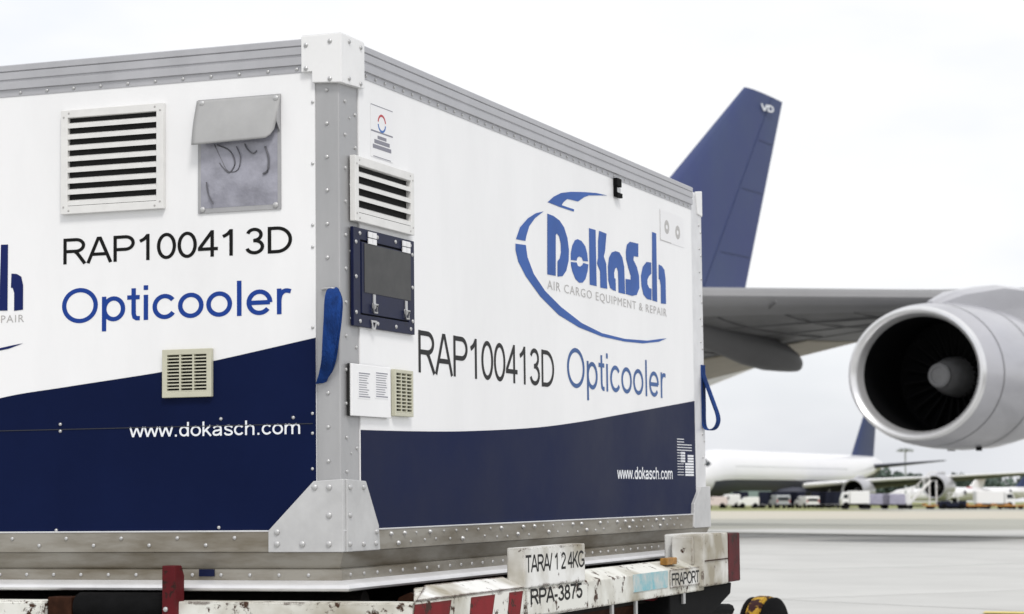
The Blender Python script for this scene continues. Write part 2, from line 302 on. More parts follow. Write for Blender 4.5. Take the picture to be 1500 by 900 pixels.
GLY = {   # strokes of a plain sans serif, cap height 1: (advance, [centre lines])
 'R': (1.008, [_stem(.155, 0, 1), _bowl(.155, .56, .714, .285, .2235), [(.50, .50), (.62, .40), (.90, 0)]]),
 'A': (.93, [[(.045, 0), (.42, .94), (.50, .94), (.885, 0)], [(.19, .335), (.74, .335)]]),
 'V': (.93, [[(.045, 1), (.42, .06), (.50, .06), (.885, 1)]]),
 'P': (.93, [_stem(.155, 0, 1), _bowl(.155, .54, .70, .275, .2375)]),
 'D': (1.008, [_stem(.155, 0, 1), _bowl(.155, .42, .5, .46, .4375)]),
 'O': (1.087, [_arc(.543, .5, .45, .45, 90, 450, 36)]),
 'T': (.853, [_stem(.426, 0, .9), [(.04, .9375), (.81, .9375)]]),
 'K': (.93, [_stem(.155, 0, 1), [(.155, .33), (.83, 1)], [(.38, .55), (.88, 0)]]),
 'G': (1.087, [_arc(.56, .5, .44, .45, 45, 330, 26), [(.58, .44), (.955, .44)], [(.955, .44), (.955, .14)]]),
 'F': (.853, [_stem(.155, 0, 1), [(.155, .9375), (.80, .9375)], [(.155, .52), (.72, .52)]]),
 '0': (.777, [_arc(.388, .5, .285, .4375, 90, 450, 32)]),
 '1': (.777, [_stem(.46, 0, 1), _sm([(.45, .95), (.33, .82), (.17, .735)])]),
 '2': (.777, [_arc(.39, .70, .26, .2375, 165, -35, 16)+[(.12, .09), (.10, .0625)], [(.06, .0625), (.71, .0625)]]),
 '3': (.777, [_arc(.37, .735, .235, .205, 165, -90), _arc(.38, .29, .275, .2275, 100, -165)]),
 '4': (.777, [_stem(.535, 0, 1), [(.53, .95), (.08, .33)], [(.03, .30), (.74, .30)]]),
 '5': (.777, [[(.66, .9375), (.22, .9375), (.155, .50)], _arc(.37, .33, .29, .27, 140, -165)]),
 '7': (.777, [[(.06, .9375), (.70, .9375)], _sm([(.66, .92), (.45, .6), (.34, .3), (.29, 0)])]),
 '8': (.777, [_arc(.388, .735, .215, .205, 90, 450, 26), _arc(.388, .285, .27, .225, 90, 450, 26)]),
 '/': (.388, [[(.03, -.02), (.36, 1.02)]]), '-': (.465, [[(.05, .37), (.42, .37)]]), '.': (.388, [_stem(.19, 0, .14)]),
 'o': (.777, [_arc(.388, .3625, .29, .30, 90, 450, 28)]),
 'p': (.777, [_stem(.145, -.28, .725), _arc(.415, .3625, .265, .30, 90, 450, 28)]),
 'd': (.777, [_stem(.63, 0, 1), _arc(.36, .3625, .265, .30, 90, 450, 28)]),
 't': (.388, [[(.2, .93), (.2, .2), (.225, .10), (.28, .063), (.375, .06)], [(.02, .668), (.37, .668)]]),
 'i': (.31, [_stem(.155, 0, .725), _stem(.155, .865, 1)]), 'l': (.31, [_stem(.155, 0, 1)]),
 'c': (.698, [_arc(.37, .3625, .28, .30, 38, 325, 26)]),
 'e': (.777, [[(.11, .355), (.67, .355)], _arc(.388, .3625, .285, .30, -2, 322, 28)]),
 'r': (.465, [_stem(.14, 0, .725), _sm([(.14, .38), (.17, .54), (.25, .635), (.34, .66), (.45, .635)])]),
 'w': (1.008, [[(.05, .725), (.25, .03)], [(.25, .03), (.504, .70)], [(.504, .70), (.755, .03)], [(.755, .03), (.96, .725)]]),
 'k': (.698, [_stem(.13, 0, 1), [(.13, .26), (.60, .725)], [(.29, .43), (.645, 0)]]),
 'a': (.777, [_sm([(.63, 0), (.615, .12), (.615, .48), (.57, .61), (.46, .662), (.35, .665), (.22, .63), (.135, .52)]), _sm([(.60, .41), (.40, .37), (.20, .33), (.115, .20), (.17, .09), (.30, .057), (.45, .085), (.59, .20)])]),
 's': (.698, [_sm([(.60, .54), (.52, .635), (.36, .668), (.20, .635), (.135, .53), (.20, .43), (.36, .37), (.52, .30), (.585, .195), (.52, .09), (.36, .055), (.18, .09), (.10, .205)])]),
 'h': (.777, [_stem(.14, 0, 1), _arch(.14, .635)]),
 'm': (1.163, [_stem(.13, 0, .725), _arch(.13, .58), _arch(.58, 1.03)]),
 ' ': (.30, []),
}
def stroke(pts, hw):
    P = [Vector(p) for p in pts]; closed = (P[0]-P[-1]).length < 1e-4; out = []
    if closed: P = P[:-1]
    n = len(P)
    for i in range(n):
        a = P[i-1] if (i > 0 or closed) else None; b = P[(i+1) % n] if (i < n-1 or closed) else None
        d0 = (P[i]-a).normalized() if a is not None else None; d1 = (b-P[i]).normalized() if b is not None else None
        d0 = d0 if d0 is not None else d1; d1 = d1 if d1 is not None else d0
        t = (d0+d1)
        t = t.normalized() if t.length > 1e-3 else d0
        nrm = Vector((-t.y, t.x)); k = hw/max(.45, nrm.dot(Vector((-d0.y, d0.x))))
        out.append((P[i]-nrm*k, P[i]+nrm*k))
    q = n if closed else n-1
    return [p for pr in out for p in pr], [(2*i, 2*((i+1) % n), 2*((i+1) % n)+1, 2*i+1) for i in range(q)]
def lettering(txt, box_, w, mp, m, parent, name='letter', spacing=1.0, hw=.0625, gap=.30):
    x = 0; glyphs = []
    for ch in txt:
        adv, st_ = GLY[ch]
        if ch == ' ': x += gap; continue
        g = []
        for st1 in st_: g.append(stroke([(x+p[0], p[1]) for p in st1], hw))
        glyphs.append(g); x += adv*spacing
    al = [p for g in glyphs for v_, f_ in g for p in v_]
    x0 = min(p[0] for p in al); x1 = max(p[0] for p in al); y0 = min(p[1] for p in al); y1 = max(p[1] for p in al)
    u0, u1, v0, v1 = box_; T = lambda p, ww: mp(u0+(p[0]-x0)/(x1-x0)*(u1-u0), v0+(p[1]-y0)/(y1-y0)*(v1-v0), ww)
    for g in glyphs:
        mb = MB()
        for i, (v_, f_) in enumerate(g): mb.add([T(p, w+.00012*i) for p in v_], f_)
        mb.build(name, m, parent)
def small_print(txt, box_, w, mp, m, parent, name, spacing=1.0):
    c = bpy.data.curves.new('t', 'FONT'); c.body = txt; c.size = 1; c.resolution_u = 2; c.space_character = spacing
    o = bpy.data.objects.new('t', c); COL.objects.link(o); bpy.context.view_layer.update()
    me = bpy.data.meshes.new_from_object(o.evaluated_get(bpy.context.evaluated_depsgraph_get()))
    vs_ = [(v.co.x, v.co.y) for v in me.vertices]; fs_ = [tuple(p.vertices) for p in me.polygons]
    COL.objects.unlink(o); bpy.data.objects.remove(o); bpy.data.curves.remove(c); bpy.data.meshes.remove(me)
    x0 = min(p[0] for p in vs_); x1 = max(p[0] for p in vs_); y0 = min(p[1] for p in vs_); y1 = max(p[1] for p in vs_)
    u0, u1, v0, v1 = box_
    mb = MB(); mb.add([mp(u0+(p[0]-x0)/(x1-x0)*(u1-u0), v0+(p[1]-y0)/(y1-y0)*(v1-v0), w) for p in vs_], fs_)
    return mb.build(name, m, parent, kind='stuff')
def fbox(G, xl, xr, yt_l, yb_l, yt_r, yb_r, w=0.0):      # pixel quad -> (u0, u1, v0, v1) on a face
    a, b, c, d = G(xl, yt_l, w), G(xl, yb_l, w), G(xr, yt_r, w), G(xr, yb_r, w)
    return ((a[0]+b[0])/2, (c[0]+d[0])/2, (b[1]+d[1])/2, (a[1]+c[1])/2)

# ================================================================== THE SETTING
def camxy(r, d):                              # r metres right of the optical axis, d metres away, on the ground
    p = Vector((CW.x, CW.y, 0)) + RT*r + DH*d; p.z = gz(p); return p
def sheet(name, corners, z, m, nx=1, ny=1):
    mb = MB(); a, b, c, d = corners; vs_ = []
    for j in range(ny+1):
        for i in range(nx+1):
            s_, t_ = i/nx, j/ny
            r = (a[0]*(1-s_)+b[0]*s_)*(1-t_)+(d[0]*(1-s_)+c[0]*s_)*t_; q = (a[1]*(1-s_)+b[1]*s_)*(1-t_)+(d[1]*(1-s_)+c[1]*s_)*t_
            p = camxy(r, q); vs_.append((p.x, p.y, p.z+z))
    mb.add(vs_, [(j*(nx+1)+i, j*(nx+1)+i+1, (j+1)*(nx+1)+i+1, (j+1)*(nx+1)+i) for j in range(ny) for i in range(nx)])
    return struct(mb.build(name, m))
ground = sheet('ground', [(-4000, -300), (4000, -300), (4000, 9000), (-4000, 9000)], -0.03, 'grass', 8, 62)
apron_base = sheet('apron', [(-160, -60), (160, -60), (160, 100), (-160, 100)], -0.012, 'joint', 16, 16)
sheet('far_apron', [(-300, 64), (300, 64), (300, 110), (-300, 110)], -0.004, 'apron_far', 4, 4)
sheet('taxiway', [(-420, 108), (420, 108), (420, 205), (-420, 205)], 0.002, 'taxiway', 4, 6)
sheet('vehicle_stand', [(36, 204), (420, 204), (420, 272), (36, 272)], 0.004, 'apron_far', 4, 4)
# concrete slabs of the near apron, laid on a grid turned against the view
ga = math.radians(-52); gx = Vector((math.cos(ga), math.sin(ga))); gy = Vector((-math.sin(ga), math.cos(ga)))
PS = 6.0
sl = MB().box((-PS/2+.012, -PS/2+.012, -0.05), (PS/2-.012, PS/2-.012, 0.0)).mesh('slab', 'apron')
ang = math.atan2((RT*gx.x+DH*gx.y).y, (RT*gx.x+DH*gx.y).x)
tilt = Matrix.Rotation(math.atan(-SLOPE), 4, RT)
slab_count = 0
for i in range(-16, 17):
    for j in range(-4, 20):
        c = gx*(i*PS+1.05) + gy*(j*PS+4.75)
        if not (-4 < c.y < 66): continue
        if abs(c.x) > 7 + 0.30*max(c.y, 0): continue
        p = camxy(c.x, c.y); o = inst('slab', sl, apron_base)
        o.matrix_world = Matrix.Translation(p+Vector((0, 0, random.uniform(-.002, .002)))) @ tilt @ Matrix.Rotation(ang, 4, 'Z'); slab_count += 1
# tar strip across the apron and a yellow guide line
def strip(name, p0, p1, wdt, z, m):
    a = Vector(p0); b = Vector(p1); d = (b-a).normalized(); n = Vector((-d.y, d.x))*wdt/2
    return sheet(name, [tuple(a-n), tuple(b-n), tuple(b+n), tuple(a+n)], z, m, 12, 1)
strip('tar_strip', (-21.9, 99.3), (39.7, 12.4), 1.6, 0.012, 'tar')
strip('yellow_line', (3.5, 17.0), (7.0, 16.0), 0.30, 0.010, 'line_yellow')

# a far wood along the airfield edge
wood = MB(); rng = random.Random(3)
def clump(c, rx, rz, n, sz):
    for _ in range(n):
        th = rng.uniform(0, 6.283); ph = math.acos(rng.uniform(-0.5, 1)); rr = rng.uniform(.65, 1.05)
        p = Vector((c.x+rx*rr*math.sin(ph)*math.cos(th), c.y+rx*rr*math.sin(ph)*math.sin(th), c.z+rz*rr*math.cos(ph)))
        a = Vector((rng.uniform(-1, 1), rng.uniform(-1, 1), rng.uniform(-1, 1))).normalized()*sz; b = a.cross(Vector((rng.uniform(-1, 1), rng.uniform(-1, 1), rng.uniform(-1, 1)))).normalized()*sz
        wood.add([p-a, p+b*0.8, p+a, p-b*0.8], [(0, 1, 2, 3)])
r = -70.0
while r < 190:
    d = rng.uniform(760, 840); g = camxy(r, d); h = rng.uniform(9.5, 12.0)*(1.0 + .12*math.sin(r*0.07))
    if -150 < r: clump(g+Vector((0, 0, h*.48)), rng.uniform(3.0, 5.5), h*.52, 150, 1.1)
    r += rng.uniform(1.2, 3.2)
o = wood.build('distant_wood', 'leaf'); o['kind'] = 'stuff'; o['label'] = 'dark green line of trees far beyond the parked aircraft'; o['category'] = 'trees'

# ================================================================== CARGO CONTAINER
ROLLM = Matrix(((R2.x, R2.y, R2.z), (U2.x, U2.y, U2.z), (FW.x, FW.y, FW.z))).transposed()
LEV = Matrix(((RT.x, RT.y, RT.z), (UP.x, UP.y, UP.z), (FW.x, FW.y, FW.z))).transposed()
RR = LEV @ ROLLM.transposed()
BOXM = Matrix.Translation(CW) @ RR.to_4x4() @ Matrix.Translation(-CF)     # container frame -> world
W, LEN, HT, ZP = 2.60, 3.829, 1.5, 0.063
box = thing('cargo_container', 'white and navy refrigerated air cargo container standing on a low dolly', 'container')
box.matrix_world = BOXM
uP = F(463, 400)[0]; sP = S(525, 400)[0]; sE = S(1014, 500)[0]; vT = 1.402; PW = 0.004
# core, roof, panels
MB().box((-W+.03, .03, 0.0), (-.03, LEN-.03, HT-.02)).build('core', 'alu', box)
MB().box((-W+.02, .02, HT-.02), (-.02, LEN-.02, HT-.004)).build('roof', 'panel_white', box)
fp = MB().box((-W+.07, ZP-.01, -.028), (uP, vT+.004, PW), mF).build('front_panel', 'panel_white', box)
sp = MB().box((sP, ZP-.01, -.028), (sE, vT+.004, PW), mS).build('side_panel', 'panel_white', box)
MB().box((-W-.003, .07, ZP), (-W+.03, LEN-.07, vT)).build('rear_panel', 'panel_white', box)
MB().box((-W+.07, LEN-.03, ZP), (-.07, LEN+.003, vT)).build('end_panel', 'panel_white', box)
# navy wave at the foot of both panels
def smooth_curve(pts, n=8):
    out = []
    for i in range(len(pts)-1):
        p0 = pts[max(i-1, 0)]; p1 = pts[i]; p2 = pts[i+1]; p3 = pts[min(i+2, len(pts)-1)]
        for k in range(n):
            t = k/n
            out.append(tuple(0.5*((2*p1[a])+(-p0[a]+p2[a])*t+(2*p0[a]-5*p1[a]+4*p2[a]-p3[a])*t*t+(-p0[a]+3*p1[a]-3*p2[a]+p3[a])*t**3) for a in (0, 1)))
    return out+[pts[-1]]
wf = [F(*p) for p in ((0, 584), (100, 567), (240, 545), (315, 529), (390, 512))]
wf = [(-W+.07, wf[0][1]-.165), (-1.95, wf[0][1]-.118), (-1.45, wf[0][1]-.068)]+wf+[(uP, F(463, 495)[1])]
wf = smooth_curve(wf)
MB().prism(wf+[(uP, ZP+.0), (-W+.07, ZP+.0)], PW+.0003, PW+.0015, mF).build('navy_wave', 'navy', fp)
ws = [(sP, S(525, 630)[1])]+[S(*p) for p in ((600, 632), (680, 632), (780, 627), (850, 618), (900, 609), (960, 598))]+[(sE, S(1018, 588)[1])]
ws = smooth_curve(ws)
MB().prism(ws+[(sE, ZP+.0), (sP, ZP+.0)], PW+.0003, PW+.0015, mS).build('navy_wave', 'navy', sp)
for (a, b) in (((25, 631), (205, 627)),):
    u0, v0 = F(*a); u1, v1 = F(*b)
    MB().box((-W+.08, v0-.0012, PW+.001), (uP-.01, v0+.0012, PW+.003), mF).build('panel_seam', 'seam', fp)
# corner posts
def post(name, x0, x1, y0, y1, m='alu', bev=.006): return MB().box((x0, y0, 0.0), (x1, y1, HT-.02)).build(name, m, box, bevel=bev)
pm = MB().prism([(uP-.012, 0.0), (0.0, 0.0), (0.0, sP+.012), (-.035, sP+.012), (-.035, .035), (uP-.012, .035)], 0.0, HT-.03, lambda u, v, w: (u, v, w))
post_o = pm.build('corner_post', 'alu', box, bevel=.004)
fpst = MB().prism([(-.07, LEN), (0.002, LEN), (0.002, sE+.0), (-.04, sE+.0), (-.04, LEN-.05), (-.07, LEN-.05)], 0.0, HT-.03, lambda u, v, w: (u, v, w)).build('corner_post', 'alu_bright', box, bevel=.003)
post('corner_post', -W, -W+.07, 0.0, .06); post('corner_post', -W, -W+.07, LEN-.07, LEN)
# ribbed top rails
prof = [(-.04, vT), (.006, vT), (.006, vT+.020), (.013, vT+.022), (.013, vT+.044), (.009, vT+.047), (.009, vT+.050), (.013, vT+.053), (.013, vT+.074), (.010, vT+.0765), (.014, vT+.079), (.014, HT-.003), (.011, HT), (-.04, HT)]
def rail_u(mp, u0, u1, name): return MB().loft([[mp(u, v, w) for w, v in prof] for u in (u0, u1)]).build(name, 'alu_rail', box)
uC = F(445, 80)[0]; sC = S(527, 100)[0]
r1 = rail_u(mF, -W+.05, uC+.004, 'top_rail'); r2 = rail_u(mS, sC-.004, sE+.004, 'top_rail')
MB().box((-W-.012, .03, vT), (-W+.04, LEN-.03, HT)).build('top_rail', 'alu_rail', box)
MB().box((-W+.03, LEN-.04, vT), (-.03, LEN+.012, HT)).build('top_rail', 'alu_rail', box)
# white top corner caps
vc = F(463, 124)[1]; vc2 = F(450, 107)[1]
cp = MB()
cp.prism([(uC, vc2), (uP-.002, vc2), (uP-.002, vc+.004), (-.03, vc+.001), (.016, vc-.002), (.016, HT+.006), (uC, HT+.006)], -.02, .018, mF)
sv = S(526, 131)[1]
cp2 = MB().prism([(0.0, vc-.002), (sP-.001, sv), (sC, sv+.002), (sC, HT+.006), (0.0, HT+.006)], -.02, .0158, mS)
cap = cp.build('corner_cap', 'cap_white', box, bevel=.0015)
cp2.build('cap_wing', 'cap_white', cap, bevel=.001)
MB().box((uC+.002, -.015, HT+.0065), (.013, sC-.002, HT+.009)).build('cap_top', 'cap_white', cap)
fc_ = MB().prism([S(1017, 281), (LEN+.004, HT+.004), (LEN+.004, S(1026, 318)[1]), S(1020, 314)], 0.0, .007, mS).build('corner_cap', 'cap_white', box, bevel=.003)
# base rail, skirt and lip (swept round the foot with mitred corners)
def sweep(profile, name, m, smooth=False, sides=((0, 1), (1, 2), (2, 3), (3, 0))):
    cs = [(-W, 0, -1, -1), (0, 0, 1, -1), (0, LEN, 1, 1), (-W, LEN, -1, 1)]
    rings = [[(c[0]+c[2]*o_, c[1]+c[3]*o_, v) for o_, v in profile] for c in cs]
    mb = MB(); n = len(profile); mb.v = [p for r_ in rings for p in r_]
    for a in range(4):
        b = (a+1) % 4
        for i in range(n-1): mb.f.append((a*n+i, b*n+i, b*n+i+1, a*n+i+1))
    return mb.build(name, m, box, smooth)
br = sweep([(-.03, ZP), (.012, ZP), (.0135, ZP-.0015), (.0135, .002), (.011, 0.0), (-.03, 0.0)], 'base_rail', 'alu_dirty')
sk = sweep([(-.02, .0), (.010, -.001), (-.010, -.046), (-.014, -.048), (-.012, -.050), (.000, -.052), (-.001, -.081), (-.01, -.083)], 'base_skirt', 'alu_dirty')
lp_ = sweep([(-.004, -.0815), (.010, -.0815), (.030, -.090), (.040, -.097), (.043, -.103), (.040, -.109), (.030, -.112), (-.3, -.1125)], 'base_lip', 'alu_bright', True)
# gussets
sweep([(.003, ZP+.0004), (.0150, ZP+.0004), (.0158, ZP-.0012), (.0150, ZP-.004)], 'ledge_highlight', 'alu_bright')  # brighter strip on the rail's top ledge, a painted sky reflection
G0 = MB().prism([F(397, 777.5), F(463, 705), (0.0145, F(497, 702)[1]), (0.0145, 0.0), (F(397, 808)[0], 0.0)], .0005, .0145+.004, mF)
gus = G0.build('gusset', 'gusset', box, bevel=.002)
MB().prism([(0.0, F(497, 702)[1]), S(528, 705), S(547, 770), (S(549, 800)[0], 0.0), (0.0, 0.0)], .0005, .0145+.004, mS).build('gusset_wing', 'gusset', gus, bevel=.002)
MB().prism([S(1010, 772), S(1011, 738), S(1021, 713), (LEN+.006, S(1030, 713)[1]), (LEN+.006, .002), (S(1012, 775)[0], .002)], .0005, .02, mS).build('gusset', 'gusset', box, bevel=.002)
# rivets
rv = MB(); w0 = PW+.0005
for y in (150, 240, 330, 362, 480, 606, 635, 687): 
    u, v = F(459, y); rv.dome(u, v, w0, mF, .005, .004)
for x, y in ((90, 622), (90, 632), (325, 614), (431, 612), (84, 777), (322, 773)):
    u, v = F(x, y); rv.dome(u, v, PW+.0014, mF, .0055, .005)
rv.build('rivets', 'rivet', fp, True, kind='stuff')
rv = MB()
for k in range(13):
    v = F(480, 132)[1]-k*.0985
    if v > F(480, 700)[1]: rv.dome(uP*.52, v, .0005, mF, .006, .005)
for k in range(12):
    v = F(480, 142)[1]-k*.0985-.01
    if v > F(480, 705)[1]:
        rv.dome(sP*.30, v, .0005, mS, .006, .005); rv.dome(sP*.85, v-.03, .0005, mS, .006, .005)
        if k % 2 == 0: rv.dome(sP*.55, v-.045, .0005, mS, .004, .003)
rv.build('rivets', 'rivet', post_o, True, kind='stuff')
rv = MB()
for k in range(24):
    u = uC-.02-k*.0945
    if u > -W+.06: rv.dome(u, vT+.010, .0065, mF, .0055, .004)
rv.build('rivets', 'rivet', r1, True, kind='stuff')
rv = MB()
for k in range(52):
    u = sC+.03+k*.07
    if u < sE: rv.dome(u, vT+.010, .0065, mS, .0055, .004)
rv.build('rivets', 'rivet', r2, True, kind='stuff')
rv = MB()
for x, y in ((452, 68), (452, 102), (487, 62), (487, 117)): u, v = F(x, y); rv.dome(u, v, .0185, mF, .007, .005)
for x, y in ((504, 62), (521, 71), (504, 116), (521, 124)): u, v = S(x, y); rv.dome(u, v, .0165, mS, .007, .005)
rv.build('bolts', 'steel', cap, True, kind='stuff')
rv = MB()
for x, y in ((465, 714), (486, 714), (486, 755), (410, 779.5), (410, 797), (447, 797), (486, 797)): u, v = F(x, y); rv.dome(u, v, .0188, mF, .0095, .007, 10)
for x, y in ((504, 714), (524, 714), (504, 755), (543, 779), (504, 797), (524, 797), (542, 796)): u, v = S(x, y); rv.dome(u, v, .0188, mS, .0085, .007, 10)
rv.build('bolts', 'rivet', gus, True, kind='stuff')
rv = MB()
for k in range(26):
    u = F(347, 789)[0]-k*.0945
    if u > -W+.05: rv.dome(u, .042 if k % 2 == 0 else .021, .0138, mF, .006, .005)
rr2 = random.Random(5)
for k in range(60):
    u = S(565, 785)[0]+k*.052
    if u < sE-.02 and rr2.random() > .15:
        big = rr2.random() > .72
        rv.dome(u+rr2.uniform(-.008, .008), .046 if k % 2 == 0 else .020+rr2.uniform(-.003, .004), .0138, mS, .0075 if big else .0048, .009 if big else .004)
rv.build('rivets', 'rivet', br, True, kind='stuff')
rv = MB()
for k in range(27):
    u = -.105-k*.0945
    if u > -W+.05: rv.dome(u, -.066, -.0002, mF, .0055, .004)
for k in range(40):
    u = .06+k*.095
    if u < LEN-.05: rv.dome(u, -.066, -.0002, mS, .0055, .004)
rv.build('rivets', 'rivet', sk, True, kind='stuff')
u, v = F(303, 839); MB().box((u-.024, v-.011, -.001), (u+.026, v+.010, .004), mF).build('skirt_plate', 'frame_navy', sk)
rv = MB()
for y in range(330, 700, 34): u, v = S(1021, y); rv.dome(LEN-.045, v, .0025, mS, .006, .004); rv.dome(LEN-.02, v-.03, .0025, mS, .006, .004)
rv.build('rivets', 'steel', fpst, True, kind='stuff')

def proud(xl, xr_, a, b, c, d, w):       # left edge read at the panel, right edge at the fitting's face
    p, q = fbox(S, xl, xr_, a, b, c, d, PW), fbox(S, xl, xr_, a, b, c, d, w); return (p[0], q[1], (p[2]+q[2])/2, (p[3]+q[3])/2)
# vents
def vent(face, mp, b, n, fw, m, w, deep=.016, cols=1, name='vent_grille', lab=None):
    u0, u1, v0, v1 = b
    fr_ = MB()
    fr_.prism([(u0, v0), (u1, v0), (u1, v1), (u0, v1)], w, w+deep, mp, holes=[[(u0+fw, v0+fw), (u0+fw, v1-fw), (u1-fw, v1-fw), (u1-fw, v0+fw)]])
    root = fr_.build(name, m, box, bevel=.0015, label=lab)
    MB().box((u0+fw-.002, v0+fw-.002, w-.0005), (u1-fw+.002, v1-fw+.002, w+.0008), mp).build('backing', 'dark', root)
    ih = (v1-v0-2*fw); p = ih/n
    a0, a1 = u0+fw, u1-fw
    me = None
    for k in range(n):
        vv = v1-fw-(k+.5)*p
        if me is None:
            me = MB().loft([[mp(q, -.06*p, 0.0015), mp(q, .10*p, 0.0015), mp(q, -.13*p, deep-.001), mp(q, -.46*p, deep-.001)] for q in (a0, a1)]).mesh('slat', m)
        o_ = inst('slat', me, root, mp(0, vv, w))
    for c in range(1, cols):
        q = a0+(a1-a0)*c/cols
        MB().box((q-.0028, v0+fw, w+.001), (q+.0028, v1-fw, w+deep-.0005), mp).build('mullion', m, root)
    rv_ = MB()
    if cols == 1:
        for uu, vv in ((u0+fw*.45, v0+fw*.9), (u0+fw*1.2, v0+fw*.42), (u1-fw*1.2, v0+fw*.42), (u1-fw*.45, v0+fw*.9), (u0+fw*.45, v1-fw*.9), (u0+fw*1.2, v1-fw*.42), (u1-fw*1.2, v1-fw*.42), (u1-fw*.45, v1-fw*.9)):
            rv_.dome(uu, vv, w+deep, mp, .0035, .002)
        rv_.build('screws', 'tag_grey', root, True, kind='stuff')
    return root
vent('F', mF, fbox(F, 94, 244, 163, 316, 153, 306), 8, .024, 'vent_white', PW+.0006)
vent('F', mF, fbox(F, 242, 314, 513, 584, 511, 581), 11, .0165, 'beige', PW+.0018, .014, 3, 'small_vent')
vent('S', mS, proud(512, 606, 225, 326, 257, 343, .020), 4, .026, 'vent_white', PW+.0006, .018)
vent('S', mS, proud(572, 605, 541, 610, 544, 611, .018), 11, .011, 'beige', PW+.0018, .014, 3, 'small_vent')

# document pouch with lifted flap
b = fbox(F, 292, 413, 148, 314, 138, 306); w = PW+.0006
po = MB().prism([(b[0], b[2]), (b[1], b[2]), (b[1], b[3]), (b[0], b[3])], w, w+.004, mF).build('document_pouch', 'pouch_border', box)
gx0, gx1, gz0, gz1 = b[0]+.010, b[1]-.010, b[2]+.014, b[3]-.012
vs_, fs_, nn = [], [], 22
for j in range(nn+1):
    for i in range(nn+1):
        s_, t_ = i/nn, j/nn
        e = min(s_, 1-s_, t_, 1-t_); bul = .006*min(1, e*5)+.003*math.sin(9*s_+5*t_)*min(1, e*5)*math.cos(7*t_)
        vs_.append(mF(gx0+(gx1-gx0)*s_, gz0+(gz1-gz0)*t_, w+.0045+bul))
for j in range(nn):
    for i in range(nn): fs_.append((j*(nn+1)+i, j*(nn+1)+i+1, (j+1)*(nn+1)+i+1, (j+1)*(nn+1)+i))
mbp = MB(); mbp.add(vs_, fs_); mbp.build('pouch_window', 'pouch', po, True)
vb = F(350, 207)[1]; rings = []
nn = 18
for j in range(nn+1):
    t_ = j/nn; row = []
    for i in range(nn+1):
        s_ = i/nn; vv = b[3]-.002+(vb-.004-b[3])*t_; ww = w+.006+.034*(t_**1.5)+.010*math.sin(t_*math.pi)
        uu = b[0]-.003+(b[1]-b[0]+.004)*s_
        k_ = max(0, s_-.86)/.14; uu -= .012*k_*t_*t_; vv += .026*k_*k_*t_**2; ww -= .016*k_*t_
        vv += .006*(s_-.5)*t_
        row.append(mF(uu, vv, ww))
    rings.append(row)
fm = MB()
top = [p for r_ in rings for p in r_]; n1 = nn+1
fm.add(top, [(j*n1+i, j*n1+i+1, (j+1)*n1+i+1, (j+1)*n1+i) for j in range(nn) for i in range(nn)])
fo = fm.build('pouch_flap', 'flap', po, True)
so = fo.modifiers.new('thick', 'SOLIDIFY'); so.thickness = .002
# side gusset of the flap
MB().prism([(b[3]-.01, w+.005), (vb+.02, w+.005), (vb+.045, w+.026), (vb+.075, w+.020)], b[1]-.003, b[1]-.001, lambda u, v, q: (q, -v, u)).build('flap_gusset', 'pouch_border', po)
cb = MB()
def fpath(pts, ww): return [(F(x, y)[0], -(w+ww), F(x, y)[1]) for x, y in pts]
cb.tube(fpath(smooth_curve([(322, 214), (340, 222), (348, 240), (340, 254), (330, 246), (326, 240)], 6), .0125), .0022)
cb.tube(fpath(smooth_curve([(362, 212), (366, 220), (374, 226), (380, 222)], 6), .0125), .0018)
cb.tube(fpath(smooth_curve([(318, 213), (328, 234), (338, 252), (352, 250), (356, 232), (350, 216)], 6), .0122), .0015)
cb.tube(fpath(smooth_curve([(392, 216), (397, 232), (396, 250), (389, 256)], 6), .0122), .003)
cb.tube(fpath(smooth_curve([(306, 268), (309, 286), (316, 300)], 6), .0112), .002)
cb.build('cable', 'cable', po, True)
rv = MB()
for x, y in ((299, 153), (407, 145), (299, 308), (406, 301)): u, v = F(x, y); rv.dome(u, v, w+.0042+(.004 if y < 200 else 0), mF, .009, .006, 10)
rv.build('bolts', 'rivet', po, True, kind='stuff')

# inspection window in navy frame
b = proud(513, 606, 332, 478, 354, 490, .012); w = PW+.0006; u0, u1, v0, v1 = b; fw = .045
ins = MB().prism([(u0, v0), (u1, v0), (u1, v1), (u0, v1)], w, w+.010, mS, holes=[[(u0+fw*1.1, v0+.036), (u0+fw*1.1, v1-.034), (u1-fw, v1-.034), (u1-fw, v0+.036)]]).build('inspection_hatch', 'frame_navy', box, bevel=.0015)
MB().box((u0+fw, v0+.03, w), (u1-fw*.9, v1-.03, w+.003), mS).build('hatch_gap', 'dark', ins)
a0, a1, c0, c1 = u0+fw*1.2, u1-fw*1.1, v0+.040, v1-.040
lid = MB().box((a0, c0, w+.003), (a1, c1, w+.012), mS).build('hatch_lid', 'frame_navy', ins, bevel=.002)
b2 = fbox(S, 526, 594, 358, 432, 372, 438)
MB().box((b2[0], b2[2], w+.012), (b2[1], b2[3], w+.0135), mS).build('window_pane', 'screen', lid)
for x, y0_, y1_ in ((537, 341, 359), (587, 354, 371)):
    uu, va = S(x, y0_); _, vb_ = S(x, y1_); h_ = (va-vb_); wd_ = .058
    hg = MB()
    for i in (0, 1):
        for j in (0, 1):
            hg.box((uu-wd_/2+i*wd_*.53, vb_+j*h_*.53, w+.0125), (uu-wd_/2+i*wd_*.53+wd_*.46, vb_+j*h_*.53+h_*.45, w+.016), mS)
    hg.build('hinge', 'paper', ins)
